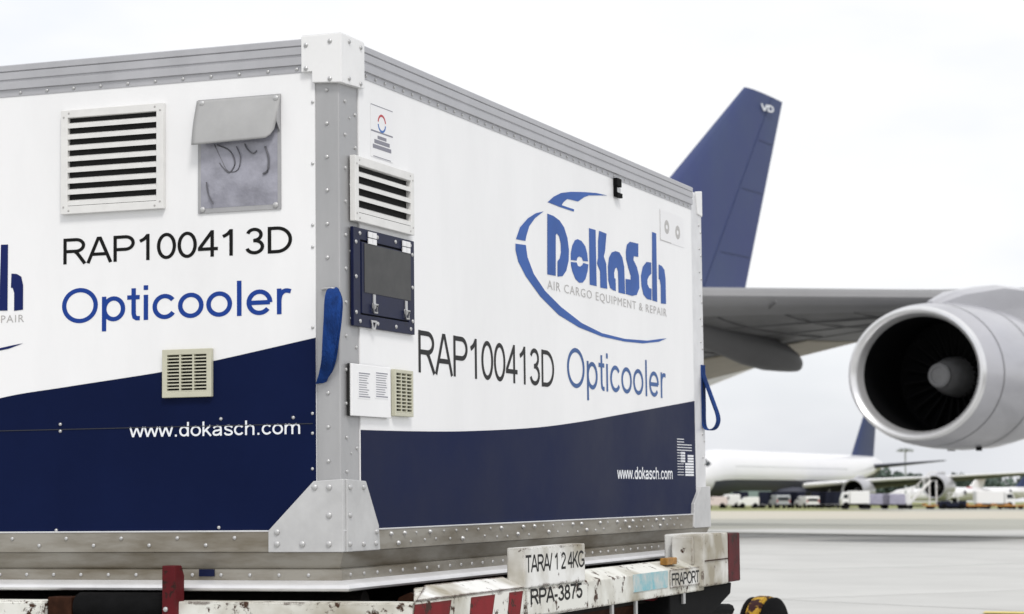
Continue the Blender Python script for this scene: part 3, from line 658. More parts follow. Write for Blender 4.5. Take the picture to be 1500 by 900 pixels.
for x, y in ((540, 440), (587, 449)):
    uu, vv = S(x, y)
    lt = MB().box((uu-.009, vv-.010, w+.0122), (uu+.009, vv+.016, w+.015), mS); lt.dome(uu, vv-.018, w+.012, mS, .012, .007, 10)
    lt.build('latch', 'steel', lid, True)
    uu2, vv2 = S(x, y+13)
    hk = MB().tube([mS(uu2+q*.016, vv2+e, w+.018) for q, e in ((-1, .012), (-.7, -.012), (.7, -.012), (1, .012), (-1, .012))], .0035, 6); hk.build('latch_ring', 'steel', lid, True)
uu, vv = S(540, 476); MB().prism([(uu-.022, vv+.012), (uu+.022, vv+.012), (uu+.009, vv-.016), (uu-.009, vv-.016)], w+.0105, w+.014, mS, holes=[[(uu-.011, vv+.006), (uu-.004, vv-.009), (uu+.004, vv-.009), (uu+.011, vv+.006)]]).build('catch', 'steel', ins)
rv = MB()
for s_ in (.10, .38, .68, .93):
    for vv in (v0+.016, v1-.016): rv.dome(u0+(u1-u0)*s_, vv, w+.010, mS, .0065, .004)
for t_ in (.14, .5, .85):
    for uu in (u0+.018, u1-.016): rv.dome(uu, v0+(v1-v0)*t_, w+.010, mS, .0065, .004)
rv.build('bolts', 'rivet', ins, True, kind='stuff')

# notice plate with two printed cards
b = fbox(S, 514, 572, 530, 609, 541, 613, .016); u0, u1, v0, v1 = b
np_ = MB().box((u0+.004, v0, .010), (u1, v1, .0175), mS).build('notice_box', 'panel_white', box, bevel=.002)
MB().box((u0, v0, PW+.0006), (u1-.01, v1, .0098), mS).build('notice_back', 'dark', np_)
for xa, xb in ((524, 542), (549, 568)):
    c = fbox(S, xa, xb, 545, 583, 547, 586, .0175)
    cd = MB().box((c[0], c[2], .0176), (c[1], c[3], .0183), mS).build('card', 'paper', np_)
    ln = MB()
    for k in range(11):
        vv = c[3]-(c[3]-c[2])*(k+.4)/11.3; e = (0.02 if k in (0, 10) else rr2.uniform(.08, .4)); hh = .0016 if k in (0, 10) else .0011
        ln.box((c[0]+(c[1]-c[0])*.08, vv-hh, .0184), (c[1]-(c[1]-c[0])*e, vv+hh, .0187), mS)
    ln.build('print_lines', 'print_line', cd, kind='stuff')

# stickers
def ring(u, v, ru, rv_, t0, t1, th, w, mp, n=20):
    o_ = [(u+ru*math.cos(t0+(t1-t0)*k/n), v+rv_*math.sin(t0+(t1-t0)*k/n)) for k in range(n+1)]
    i_ = [(u+(ru-th)*math.cos(t1-(t1-t0)*k/n), v+(rv_-th)*math.sin(t1-(t1-t0)*k/n)) for k in range(n+1)]
    return MB().prism(o_+i_, w, w+.0003, mp)
b = fbox(S, 541, 573, 151, 228, 165, 240); u0, u1, v0, v1 = b
stk = MB().box((u0, v0, PW+.0003), (u1, v1, PW+.0012), mS).build('sticker', 'paper', box)
cu, cv = S(557, 182); hu = (u1-u0)
ring(cu, cv, hu*.19, .028, .15, 3.0, .007, PW+.0013, mS).build('red_arrow', 'red_print', stk)
ring(cu, cv, hu*.19, .028, 3.3, 6.13, .007, PW+.0013, mS).build('blue_arrow', 'blue_ring', stk)
ln = MB()
for yy, hh, e in ((.995, .0012, .0), (.50, .0022, .0), (.40, .005, .30), (.31, .006, .15), (.21, .006, .08), (.02, .0012, .1)):
    vv = v0+(v1-v0)*yy; ln.box((u0+hu*e, vv-hh, PW+.0013), (u1-hu*e, vv+hh, PW+.0016), mS)
ln.build('print_lines', 'print_line', stk, kind='stuff')
b = fbox(S, 965, 1000, 306, 352, 320, 363); u0, u1, v0, v1 = b
stk = MB().box((u0, v0, PW+.0003), (u1, v1, PW+.0012), mS).build('sticker', 'paper', box)
for x, y in ((975, 333), (991, 341)):
    uu, vv = S(x, y); ring(uu, vv, .035, .030, 0, 6.28, .020, PW+.0013, mS).build('emblem', 'tag_grey', stk)
ln = MB(); ln.box((u0, v0, PW+.0013), (u0+.006, v1, PW+.0016), mS); ln.box((u0+.006, v0, PW+.0013), (u0+.16, v0+.003, PW+.0016), mS)
ln.build('print_lines', 'tag_grey', stk, kind='stuff')
b = fbox(S, 989, 1014, 642, 700, 642, 700); u0, u1, v0, v1 = b; hu = u1-u0; hv = v1-v0; wl = PW+.0017
ln = MB()
for k in range(14):
    t_ = 1-(k+.5)/14.5; vv = v0+hv*t_
    if k < 5: ln.box((u0+hu*.05, vv-.0016, wl), (u1-hu*(.55 if k in (0,1) else .1), vv+.0016, wl+.0004), mS)
    else:
        ln.box((u0+hu*.05, vv-.0012, wl), (u0+hu*.42, vv+.0012, wl+.0004), mS)
        if k < 9: ln.box((u0+hu*.25, vv-.0042, wl), (u0+hu*.5, vv+.0042, wl+.0004), mS)
        if k > 5: ln.box((u0+hu*(.65 if k < 9 else .5), vv-.0042, wl), (u1, vv+.0042, wl+.0004), mS)
ln.build('data_table', 'text_white', box, kind='stuff', label='small white printed table at the lower right of the navy wave')

# lettering
LW = PW+.0008
lettering('RAP10041 3D', fbox(F, 94, 429, 351, 390, 330, 371), LW, mF, 'text_black', fp, spacing=.96, gap=.16)
lettering('Opticooler', fbox(F, 92, 428, 422, 488, 409, 475), LW, mF, 'text_blue', fp)
lettering('www.dokasch.com', fbox(F, 191, 441, 620, 642, 615, 637), PW+.0022, mF, 'text_white', fp)
lettering('RAP100413D', fbox(S, 611, 810, 487, 547, 512, 571), LW, mS, 'text_grey', sp, spacing=.94, hw=.058)
lettering('Opticooler', fbox(S, 829, 974, 506, 583, 534, 599), LW, mS, 'side_blue', sp, hw=.055)
lettering('www.dokasch.com', fbox(S, 902, 983, 685, 703, 684, 703), PW+.0022, mS, 'text_white', sp, hw=.075)
# logo
Z1 = lambda pts: [(780+x/4.5, 280+y/4.5) for x, y in pts]
Z7 = lambda pts: [(700+x/3, 220+y/3) for x, y in pts]
Z2 = lambda pts: [(740+x/5.625, 260+y/5.625) for x, y in pts]
LOGO = [
 ('letter_d', Z1([(90,150),(130,165),(170,195),(200,240),(222,310),(232,390),(230,460),(215,525),(190,562),(157,565),(157,465),(172,445),(180,405),(178,345),(168,300),(152,280),(145,290),(145,560),(90,550)])),
 ('letter_o', Z1([(245,455),(245,410),(255,360),(272,325),(290,318),(315,330),(340,365),(352,410),(358,465),(325,462),(318,440),(300,432),(288,440),(283,460)])),
 ('letter_o', Z1([(245,468),(283,472),(292,495),(305,500),(320,490),(328,475),(360,485),(355,530),(342,580),(322,605),(300,605),(275,580),(255,530),(246,490)])),
 ('letter_k', Z1([(365,245),(408,258),(415,628),(370,618)])),
 ('letter_k', Z1([(432,263),(480,282),(470,400),(462,432),(478,480),(485,645),(440,638),(438,530),(418,478),(425,440),(425,330)])),
 ('letter_a', Z1([(505,640),(492,590),(490,500),(497,440),(515,405),(540,397),(565,405),(585,440),(597,500),(603,680),(560,670),(558,580),(556,530),(548,505),(538,510),(530,540),(532,575),(540,580),(542,660),(525,655)])),
 ('letter_s', Z1([(608,400),(615,355),(635,335),(690,348),(690,435),(660,430),(658,455),(680,500),(695,560),(697,640),(680,685),(650,692),(608,680),(606,580),(640,585),(640,560),(625,510),(610,450)])),
 ('letter_c', Z1([(775,472),(745,468),(720,500),(708,560),(711,625),(725,685),(748,712),(777,720),(777,645),(762,640),(750,615),(750,585),(760,562),(776,545)])),
 ('letter_h', Z1([(781,270),(808,280),(815,732),(783,722)])),
 ('letter_h', Z1([(825,485),(845,495),(862,520),(870,580),(873,745),(840,742),(838,620),(832,585),(825,580)])),
 ('swoosh', Z7([(160,412),(205,418),(212,470),(240,545),(290,620),(360,690),(450,760),(540,805),(640,830),(740,838),(800,830),(825,828),(790,843),(720,850),(640,842),(540,820),(440,780),(350,725),(270,645),(205,555),(172,490),(160,440)])),
 ('swoosh', Z7([(162,392),(180,340),(215,300),(250,278),(283,270),(245,300),(220,335),(208,375),(203,400)])),
 ('swoosh', Z2([(340,205),(390,160),(450,130),(530,120),(640,122),(740,130),(830,150),(760,150),(680,150),(640,165),(590,200),(530,185),(500,180),(470,205),(455,230),(558,265),(555,283),(440,245)])),
]
tagbox = fbox(S, 800, 975, 415, 430, 449, 463)
logo_root = None
LG = [(n_, [S(*p) for p in pts]) for n_, pts in LOGO]
def make_logo(mp, tf, w, m, m2):
    first = True; root_ = None
    for n_, pts in LG:
        o_ = MB().prism([tf(*p) for p in pts], w, w+.0005, mp).build('logo' if first else n_, m2 if n_ == 'swoosh' else m, box if first else root_)
        if first: root_ = o_; first = False
    u0, v0 = tf(tagbox[0], tagbox[2]); u1, v1 = tf(tagbox[1], tagbox[3])
    small_print('AIR CARGO EQUIPMENT & REPAIR', (u0, u1, v0, v1), w, mp, 'tag_grey', root_, 'tagline', 1.15)
make_logo(mS, lambda u, v: (u, v), LW, 'logo_blue', 'logo_blue')
# the same logo on the front face, its end just inside the frame
hR = S(780+873/4.5, 280+745/4.5); hT = S(780+845/4.5, 280+490/4.5)
fR = F(35, 454); fT = F(20, 401)
k_ = (fT[1]-fR[1])/(hT[1]-hR[1])
make_logo(mF, lambda u, v: (fR[0]+(u-hR[0])*k_*.62, fR[1]+(v-hR[1])*k_), LW, 'logo_dark', 'logo_dark')
# black clip on the top rail
u, v = S(901, 279)
cl = MB().box((u-.035, v-.03, .006), (u+.03, v-.012, .022), mS).box((u-.04, v+.012, .006), (u+.02, v+.045, .022), mS).box((u-.038, v-.03, .006), (u-.018, v+.045, .016), mS).build('clip', 'rubber', box, bevel=.002)
MB().box((u-.015, v-.010, .008), (u+.03, v+.010, .014), mS).build('clip_spring', 'steel', cl)
# blue pull straps
def ribbon(path, width_dirs, name, th=.0025):
    P = [Vector(p) for p in path]; rings = []
    for i, p in enumerate(P):
        d = (P[min(i+1, len(P)-1)]-P[max(i-1, 0)]).normalized(); wv = Vector(width_dirs[i]); nrm = d.cross(wv).normalized()*th
        rings.append([p-wv-nrm, p+wv-nrm, p+wv+nrm, p-wv+nrm])
    return MB().loft(rings).build(name, 'strap', box, True)
pts = [((487, 423), .005, .010), ((487.5, 427), .026, .018), ((487.5, 440), .050, .0235), ((486, 465), .066, .0225), ((483, 495), .066, .020), ((480, 525), .052, .017), ((475, 548), .030, .015), ((470.5, 560), .006, .013)]
path = []; wds = []
for (x, y), w_, hw in pts:
    u, v = F(x, y, w_); path.append(mF(u, v, w_)); wds.append((hw, .006, .002))
def densify(a, n=4):
    out = []
    for i in range(len(a)-1):
        p0, p1, p2, p3 = (Vector(a[max(i-1, 0)]), Vector(a[i]), Vector(a[i+1]), Vector(a[min(i+2, len(a)-1)]))
        for k in range(n):
            t = k/n; out.append(.5*((2*p1)+(-p0+p2)*t+(2*p0-5*p1+4*p2-p3)*t*t+(-p0+3*p1-3*p2+p3)*t**3))
    return out+[Vector(a[-1])]
st = ribbon(densify(path), densify(wds), 'pull_strap')
path2 = [p+Vector((-.014*math.sin((i+.2)/len(path)*3.14), .004+.042*math.sin(i/len(path)*3.14), -.003)) for i, p in enumerate([Vector(q) for q in path])]
path2 = [Vector((q.x, min(q.y, -.003), q.z)) for q in path2]
ribbon(densify([tuple(q) for q in path2]), densify(wds), 'pull_strap')
u, v = F(483, 426); MB().tube([mF(u-.022, v+.004, .004), mF(u-.010, v+.006, .012), mF(u+.012, v+.006, .012), mF(u+.022, v+.002, .004)], .004).build('strap_eye', 'steel', st, True)
def FE(px, py):  # plane just past the far end
    r_ = _ray(px, py); t = (LEN-.03-CF.y)/r_.y; p = CF+r_*t; return p
lp2 = [FE(1027, 535), FE(1030, 548), FE(1037, 568), FE(1045, 590), FE(1051, 607), FE(1052, 618), FE(1048, 627), FE(1041, 630), FE(1034, 628), FE(1031, 618), FE(1030, 595), FE(1029, 565), FE(1028, 540)]
lp2 = [Vector((max(p.x, .006), p.y, p.z)) for p in lp2]
ribbon(densify([tuple(p) for p in lp2]), densify([(0.002, .022, .0)]*len(lp2)), 'pull_strap')

# ================================================================== DOLLY
dol = thing('cargo_dolly', 'worn white and red low airport dolly carrying the cargo container', 'dolly'); dol.matrix_world = BOXM
YF = 0.10                                     # front beam sits this far in front of the container face
xr = F(606, 890, YF)[0]                       # outer side of the side beam
VG = -Z0
vdeck = -.122
vS0 = S(768, 864, xr)[1]; vS1 = S(690, 848, xr-.07)[1]-.012; vB = S(1030, 865, xr)[1]
yE = S(1031, 830, xr)[0]; yN = S(607, 885, xr)[0]-.02
print('dolly xr', xr, 'vS0', vS0, 'vS1', vS1, 'vB', vB, 'yE', yE)
yP0 = S(768, 870, xr)[0]; yP1 = S(859, 860, xr)[0]
def beam(y0, y1, name, m, parent=dol, skew=False):       # side beam: upright outer face, sloping shoulder
    pr = [(xr, vB), (xr, vS0), (xr-.004, vS0+.004), (xr-.072, vS1), (xr-.10, vS1), (xr-.10, vB)]
    yb = S(620, 857, xr-.07)[0] if skew else y0
    return MB().loft([[(x, y0 if x > xr-.02 else yb, z) for x, z in pr], [(x, y1, z) for x, z in pr]]).build(name, m, parent, bevel=.003)
sb1 = beam(yN+.02, yP0-.004, 'side_beam', 'dolly_white', dol, True)
for xa, xb in ((607, 661), (690, 725), (746, 766)):
    ya, yb = S(xa, 880, xr)[0], S(xb, 880, xr)[0]; ln_ = .035
    MB().prism([(ya-ln_*.6, vB+.004), (yb-ln_, vB+.004), (yb, vS0-.003), (ya, vS0-.003)], xr, xr+.0012, mS).build('red_stripe', 'dolly_stripe', sb1)
sb2 = beam(yP0, yE, 'side_beam', 'dolly_white', dol)
# white shoulder plate over the striped beam
ysb = S(622, 856, xr-.07)[0]
MB().loft([[(xr-.002, ya, vS0+.004), (xr-.07, yb, vS1+.003), (xr-.07, yb, vS1+.008), (xr+.003, ya, vS0+.008)] for ya, yb in ((yN+.03, ysb), (yP0-.006, yP0-.006))]).build('shoulder_plate', 'dolly_clean', dol)
# weight plate box
tb = fbox(S, 768, 857, 802, 853, 797, 846, xr+.004)
tar = MB().box((xr-.055, tb[0], vS0+.0035), (xr+.0045, tb[1], tb[3]), None).build('weight_plate', 'dolly_clean', dol, bevel=.004)
lettering('TARA/ 1 2 4KG', fbox(S, 770, 856, 812, 840, 806, 832, xr+.0045), xr+.0048, mS, 'text_black', tar, spacing=.9, gap=.30, hw=.075)
rp = MB().box((xr, yP0+.004, vB+.004), (xr+.006, yP1, vS0-.002)).build('number_plate', 'dolly_white', dol, bevel=.002)
lettering('RPA-3875', fbox(S, 777, 853, 864, 890, 852, 874, xr+.006), xr+.0064, mS, 'text_black', rp, spacing=.95, hw=.085)
fb = fbox(S, 982, 1026, 835, 862, 830, 856, xr+.004)
frp = MB().box((xr, fb[0], fb[2]), (xr+.005, fb[1], fb[3])).build('name_plate', 'dolly_clean', dol, bevel=.0015)
lettering('FRAPORT', fbox(S, 984, 1024, 840, 860, 835, 853, xr+.005), xr+.0054, mS, 'text_black', frp, spacing=.9, hw=.08)
tl = fbox(S, 928, 978, 842, 872, 836, 865, xr+.002)
MB().box((xr, tl[0], tl[2]+.01), (xr+.0025, tl[1], tl[3])).build('sticker', 'teal_print', dol)
u, v = S(977, 822, xr-.04); MB().box((xr-.05, u-.06, v-.014), (xr-.02, u+.07, v+.012)).build('orange_tag', 'orange_stain', dol, bevel=.003)
# end corner block with red end
yB0, yB1 = S(1030, 820, xr+.02)[0], S(1067, 820, xr+.02)[0]; yB2 = S(1084, 820, xr+.02)[0]; vBt = S(1040, 782, xr+.02)[1]; vBb = S(1040, 859, xr+.02)[1]
cbk = MB().box((xr-.14, yB0, vBb), (xr+.02, yB1-.002, vBt)).build('corner_block', 'dolly_clean', dol, bevel=.006)
MB().box((xr-.14, yB1, vBb+.004), (xr+.021, yB2, vBt-.004)).build('red_end', 'dolly_red', cbk, bevel=.006)
MB().box((xr+.0205, yB0+.02, (vBt+vBb)/2-.004), (xr+.0235, yB1-.01, (vBt+vBb)/2)).build('block_seam', 'rust_brown', cbk)
u_ = S(1012, 800, xr-.02)[0]
MB().box((xr-.10, u_, vS0+.01), (xr-.015, yB0-.003, vBt-.01)).build('corner_plate', 'dolly_clean', dol, bevel=.003)
# front beams, brown block, roller, red stop
v0f = F(420, 882.5, YF)[1]
MB().box((F(250, 890, YF)[0], -YF, vB-.02), (xr-.004, -YF+.09, v0f)).build('front_beam', 'dolly_white', dol, bevel=.005)
MB().box((-2.2, -YF, vB-.02), (F(62, 890, YF)[0], -YF+.09, v0f)).build('front_beam', 'dolly_white', dol, bevel=.008)
MB().box((F(64, 890, YF)[0], -YF+.02, vB-.02), (F(99, 890, YF)[0], -YF+.10, F(80, 875, YF)[1])).build('bracket', 'rust_brown', dol, bevel=.004)
rl = MB(); ra, rb = F(103, 890, YF)[0], F(236, 890, YF)[0]; rr_ = .042
rl.lathe([(ra, .0), (ra, rr_*.9), (ra+.006, rr_), (rb-.006, rr_), (rb, rr_*.9), (rb, 0)], (0, -YF+.05, F(170, 869, YF)[1]-rr_), 'X', 28)
rl.build('roller', 'rubber', dol, True)
sx0, sx1 = F(237, 850, YF+.02)[0], F(257, 850, YF+.02)[0]; svt = F(247, 829, YF+.02)[1]
stp = MB().prism([(-YF-.02, vB-.02), (-YF-.02, svt), (-YF+.018, svt), (-YF+.034, svt-.03), (-YF+.034, vB-.02)], sx0, sx1, lambda u, v, q: (q, u, v)).build('stop', 'dolly_red', dol, bevel=.003)
st2 = MB(); st2.dome(F(243, 893, YF+.02)[0], F(243, 893, YF+.02)[1], YF+.021, mF, .008, .006); st2.build('bolt', 'rivet', stp, True)
# deck, frame, rollers under the container
MB().box((-2.45, 0.02, vB-.03), (xr-.11, yE, vdeck-.09)).build('deck', 'chassis', dol)
MB().box((-2.3, .3, VG+.26), (xr-.25, yE-.2, vB-.031)).build('chassis_frame', 'chassis', dol)
rm = MB().lathe([(-2.4, 0), (-2.4, .032), (.0, .032), (.0, 0)], (0, 0, 0), 'X', 14).mesh('roller', 'chassis', True)
for k in range(10): inst('roller', rm, dol, (0, .16+k*.38, vdeck-.026))
MB().box((-2.5, .0, vB), (-2.42, yE, vS1)).build('side_beam', 'dolly_white', dol, bevel=.004)
MB().box((-2.41, yE-.1, vB), (xr-.15, yE+.0, vdeck-.02)).build('end_beam', 'dolly_white', dol, bevel=.004)
# under-corner gear: black bumper, linkage, red bar
MB().prism([(yB0-.35, vBb-.16), (yB0-.35, vBb-.003), (yB2-.01, vBb-.003), (yB2-.03, vBb-.05), (yB1-.15, vBb-.12)], xr-.22, xr-.015, lambda u, v, q: (q, u, v)).build('bumper', 'rubber', dol, bevel=.006)
def sx(px, py, w): u, v = S(px, py, w); return (w, u, v)
MB().tube([sx(900, 868, xr-.08), sx(985, 874, xr-.08), sx(1045, 887, xr-.08)], .022).build('link_bar', 'dolly_red', dol, True)
MB().tube([sx(985, 893, xr-.06), sx(1068, 893, xr-.06)], .024).build('link_pin', 'rubber', dol, True)
MB().tube([sx(600, 893, xr-.2), sx(980, 888, xr-.2)], .05).build('axle_bar', 'rust_brown', dol, True)
for x in (897, 932): 
    u, v = S(x, 866, xr-.005); MB().box((xr-.012, u-.012, v-.09), (xr-.004, u+.012, v+.02)).build('hanger', 'steel', dol)
u, v = S(1002, 858, xr-.005); MB().box((xr-.012, u-.015, v-.07), (xr-.004, u+.015, v+.02)).build('hanger', 'steel', dol)
# wheels of the dolly
def wheel_mesh(r_, w_, m, name='wheel'):
    return MB().lathe([(-w_/2, r_*.30), (-w_/2, r_*.62), (-w_*.46, r_*.66), (-w_/2, r_*.88), (-w_*.40, r_), (w_*.40, r_), (w_/2, r_*.88), (w_*.46, r_*.66), (w_/2, r_*.62), (w_/2, r_*.30)], (0, 0, 0), 'X', 26, caps=True).mesh(name, m, True)
inv = BOXM.inverted()
def grounded(x, y, r_):                       # container-frame point whose wheel of radius r_ just meets the apron
    wp = BOXM @ Vector((x, y, VG)); wp.z = gz(wp)+r_; return inv @ wp
wm = wheel_mesh(.19, .13, 'rubber')
for x in (-2.2, .02):
    for y in (.55, 3.1): inst('wheel', wm, dol, grounded(x, y, .19))
# yellow-rimmed towing-end wheel seen past the corner block
q = at(1119, 873, 12.6); pw = Vector((q.x, q.y, 0)); g_ = gz(pw); rw = (q.z-g_)/2
wc = inv @ Vector((q.x, q.y, g_+rw))
axw = MB(); a_ = math.radians(-16)
def rot_add(mb, src, c, ang_):
    cs, sn = math.cos(ang_), math.sin(ang_)
    mb.add([(c[0]+x*cs-y*sn, c[1]+x*sn+y*cs, c[2]+z) for x, y, z in src.v], src.f); return mb
ty = rot_add(MB(), MB().lathe([(-.045, rw*.45), (-.045, rw*.90), (-.035, rw*.985), (-.02, rw), (.02, rw), (.035, rw*.985), (.045, rw*.90), (.045, rw*.45)], (0, 0, 0), 'X', 40, caps=True), wc, a_).build('wheel', 'yellow_worn', dol, True)
for s_ in (-1, 1):
    rot_add(MB(), MB().lathe([(s_*.048, rw*.40), (s_*.048, rw*.90), (s_*.054, rw*.95), (s_*.072, rw*.95), (s_*.08, rw*.88), (s_*.08, rw*.40)], (0, 0, 0), 'X', 40, caps=True), wc, a_).build('tyre', 'rubber', ty, True)
MB().tube([Vector(wc), Vector((xr-.3, yE, vB-.1))], .04).build('tow_arm', 'dolly_red', dol, True)

# ================================================================== AIRCRAFT
XS = [1, .86, .7, .5, .3, .15, .06, .018, 0]
def yt(x): return 5*(.2969*math.sqrt(x)-.126*x-.3516*x*x+.2843*x**3-.1015*x**4)
def section(y, xle, zle, xte, zte, t, lo=None, off=0.0):
    c = xle-xte; out = []
    for x in XS: out.append((xle-c*x, y, zle+(zte-zle)*x+yt(x)*t*c*.9+off))
    for x in XS[::-1][1:-1]: out.append((xle-c*x, y, zle+(zte-zle)*x-yt(x)*t*c*1.1-off))
    out.append((xte, y, zte-.02))
    return out
def wing_part(stations, x0, x1, off, name, m, parent, sgn=1, under=True):   # strip of the wing skin between chord fractions x0..x1
    xs = [x0+(x1-x0)*k/6 for k in range(7)]; rings = []
    for y, xle, zle, xte, zte, t in stations:
        c = xle-xte; rg = []
        if x0 == 0:
            for x in xs[::-1]: rg.append((xle-c*x+(off if x < .03 else 0), y*sgn, zle+(zte-zle)*x+yt(x)*t*c*.9+off))
            for x in xs[1:]: rg.append((xle-c*x+(off if x < .03 else 0), y*sgn, zle+(zte-zle)*x-yt(x)*t*c*1.1-off))
        else:
            for x in xs: rg.append((xle-c*x, y*sgn, zle+(zte-zle)*x-yt(x)*t*c*1.1-off))
            for x in xs[::-1]: rg.append((xle-c*x, y*sgn, zle+(zte-zle)*x-yt(x)*t*c*1.1-off+.03))
        rings.append(rg)
    return MB().loft(rings).build(name, m, parent, True)
def engine(root, c, R, sy=1.0, m='nacelle', detail=False, name='engine'):
    k = R/1.27; n = 56 if detail else 28
    P = lambda l: [(-a*k, r_*k) for a, r_ in l]
    na = MB().lathe(P([(.10, 1.325), (.28, 1.375), (.6, 1.42), (1.2, 1.465), (2.0, 1.475), (2.9, 1.43), (3.9, 1.29), (4.5, 1.15), (4.5, 1.08), (3.6, 1.05)]), c, 'X', n, sy).build(name, m, root, True)
    MB().lathe(P([(.30, 1.13), (.14, 1.155), (.05, 1.19), (.0, 1.25), (.015, 1.295), (.10, 1.3262)]), c, 'X', n, sy).build('inlet_lip', 'lip' if detail else m, na, True)
    MB().lathe(P([(.30, 1.1302), (.9, 1.15), (1.95, 1.2)]), c, 'X', n, sy).build('inlet_duct', 'duct', na, True)
    MB().lathe(P([(1.95, 1.2), (1.96, .02)]), c, 'X', n, sy).build('fan_disc', 'duct', na)
    MB().lathe(P([(1.02, .0), (1.03, .15), (1.05, .20), (1.10, .25), (1.5, .38), (1.9, .42)]), c, 'X', 28, 1.0).build('spinner', 'spinner', na, True)
    if detail:
        MB().lathe(P([(1.035, .17), (1.012, .17), (1.008, .195), (1.04, .243), (1.10, .2515)]), c, 'X', 28, 1.0).build('spinner_ring', 'slat_grey', na, True)
        bl = MB().loft([[(-1.75*k, -.05*k, .40*k), (-1.93*k, .06*k, .40*k), (-1.93*k, .075*k, .40*k), (-1.75*k, -.035*k, .40*k)], [(-1.70*k, -.13*k, 1.13*k), (-1.90*k, .10*k, 1.13*k), (-1.90*k, .12*k, 1.13*k), (-1.70*k, -.11*k, 1.13*k)]]).mesh('fan_blade', 'blade')
        for i in range(24):
            o_ = bpy.data.objects.new('fan_blade', bl); COL.objects.link(o_); o_.parent = na; o_.location = c; o_.rotation_euler = (2*math.pi*i/24, 0, 0)
    MB().lathe(P([(3.6, .72), (4.6, .68), (5.3, .55), (5.35, .45), (5.0, .40), (5.9, .05)]), c, 'X', 20, 1.0).build('core_nozzle', 'fairing', na, True)
    return na
def pylon(root, c, R, le, te_x, zw, wdt, m='nacelle'):
    k = R/1.27
    rings = []
    for x, zb, zt, hw in ((c[0]-.7*k, c[2]+1.40*k, c[2]+1.46*k, wdt*.25), (c[0]-1.6*k, c[2]+1.30*k, c[2]+1.72*k, wdt*.8), (c[0]-3.2*k, c[2]+1.1*k, max(zw+.18, c[2]+1.80*k), wdt), (le-.4, c[2]+.9*k, zw+.22, wdt), (le-2.4, c[2]+.9*k, zw-.1, wdt*.9), (te_x, zw-.35, zw-.2, wdt*.2)):
        rings.append([(x, c[1]-hw, zb), (x, c[1]+hw, zb), (x, c[1]+hw, zt-.08), (x, c[1]+hw*.5, zt), (x, c[1]-hw*.5, zt), (x, c[1]-hw, zt-.08)])
    return MB().loft(rings).build('pylon', m, root, True)
def fuselage(root, H, R, Lf, tail_up, m='air_white', n=32, belly='belly'):
    st_ = [(-5.5, H+R*.62+tail_up, .12), (-4.5, H+R*.60+tail_up, .5), (0, H+R*.48+tail_up*.3, R*.50-tail_up*.2), (5, H+R*.30, R*.70), (10, H+R*.15, R*.85), (15, H+R*.05, R*.96), (19, H, R), (Lf-9, H, R), (Lf-5.5, H-R*.03, R*.955), (Lf-3, H-R*.12, R*.80), (Lf-1.4, H-R*.22, R*.58), (Lf-.4, H-R*.32, R*.30), (Lf, H-R*.36, .05)]
    rings = [[(x, r_*math.cos(2*math.pi*i/n), z+r_*math.sin(2*math.pi*i/n)) for i in range(n)] for x, z, r_ in st_]
    fu = MB().loft(rings).build('fuselage', m, root, True)
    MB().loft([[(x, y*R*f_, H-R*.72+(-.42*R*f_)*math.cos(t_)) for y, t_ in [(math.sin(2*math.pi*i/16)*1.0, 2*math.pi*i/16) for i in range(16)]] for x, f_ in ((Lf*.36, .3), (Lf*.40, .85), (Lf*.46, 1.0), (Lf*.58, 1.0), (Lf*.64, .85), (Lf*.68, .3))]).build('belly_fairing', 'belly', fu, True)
    wn = MB()
    for s_ in (-1, 1):
        for k in range(int((Lf-22)/.55)):
            x = 14+k*.55; zz = H+R*.30; yy = s_*math.sqrt(max(0, R*R-(R*.30)**2))*(1 if x > 19 else .97-.0*(19-x))
            if x < 19: continue
            wn.box((x-.10, yy-.02, zz-.14), (x+.10, yy+.02, zz+.14))
    wn.build('cabin_windows', 'pane_far', fu, kind='stuff')
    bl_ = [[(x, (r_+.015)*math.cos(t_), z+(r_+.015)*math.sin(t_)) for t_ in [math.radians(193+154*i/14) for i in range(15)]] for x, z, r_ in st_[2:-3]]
    MB().loft(bl_, close=False).build('belly_skin', belly, fu, True)  # default tone mixes grey belly paint with painted underside shade
    cw = MB()
    for s_ in (-1, 1):
        for a0_, a1_ in ((38, 52), (54, 68), (70, 84)):
            rg = []
            for a in (a0_, a1_):
                t_ = math.radians(90-s_*(90-a)); 
                for x, z, r_ in ((Lf-3.0, H-R*.12, R*.80+.02), (Lf-2.2, H-R*.17, R*.69+.02)): rg.append((x, r_*math.cos(t_), z+r_*math.sin(t_)))
            cw.add(rg, [(0, 1, 3, 2)])
    cw.build('cockpit_windows', 'glass', fu, kind='stuff')
    return fu
def gear(root, x, y, zt, r_, zg, nw=2, par='main_gear'):
    st_ = MB().tube([(x, y, zt), (x, y, zg+r_)], .16).build(par, 'nacelle', root, True)
    me = MB().lathe([(-.18, 0), (-.18, r_*.85), (-.12, r_), (.12, r_), (.18, r_*.85), (.18, 0)], (0, 0, 0), 'Y', 20).mesh('wheel', 'rubber', True)
    for dx in ((-.65, .65) if nw == 2 else (0,)):
        for dy in (-.4, .4): inst('wheel', me, st_, (x+dx, y+dy, zg+r_))
    MB().box((x-.7, y-.12, zg+r_-.1), (x+.7, y+.12, zg+r_+.1)).build('axle', 'nacelle', st_)
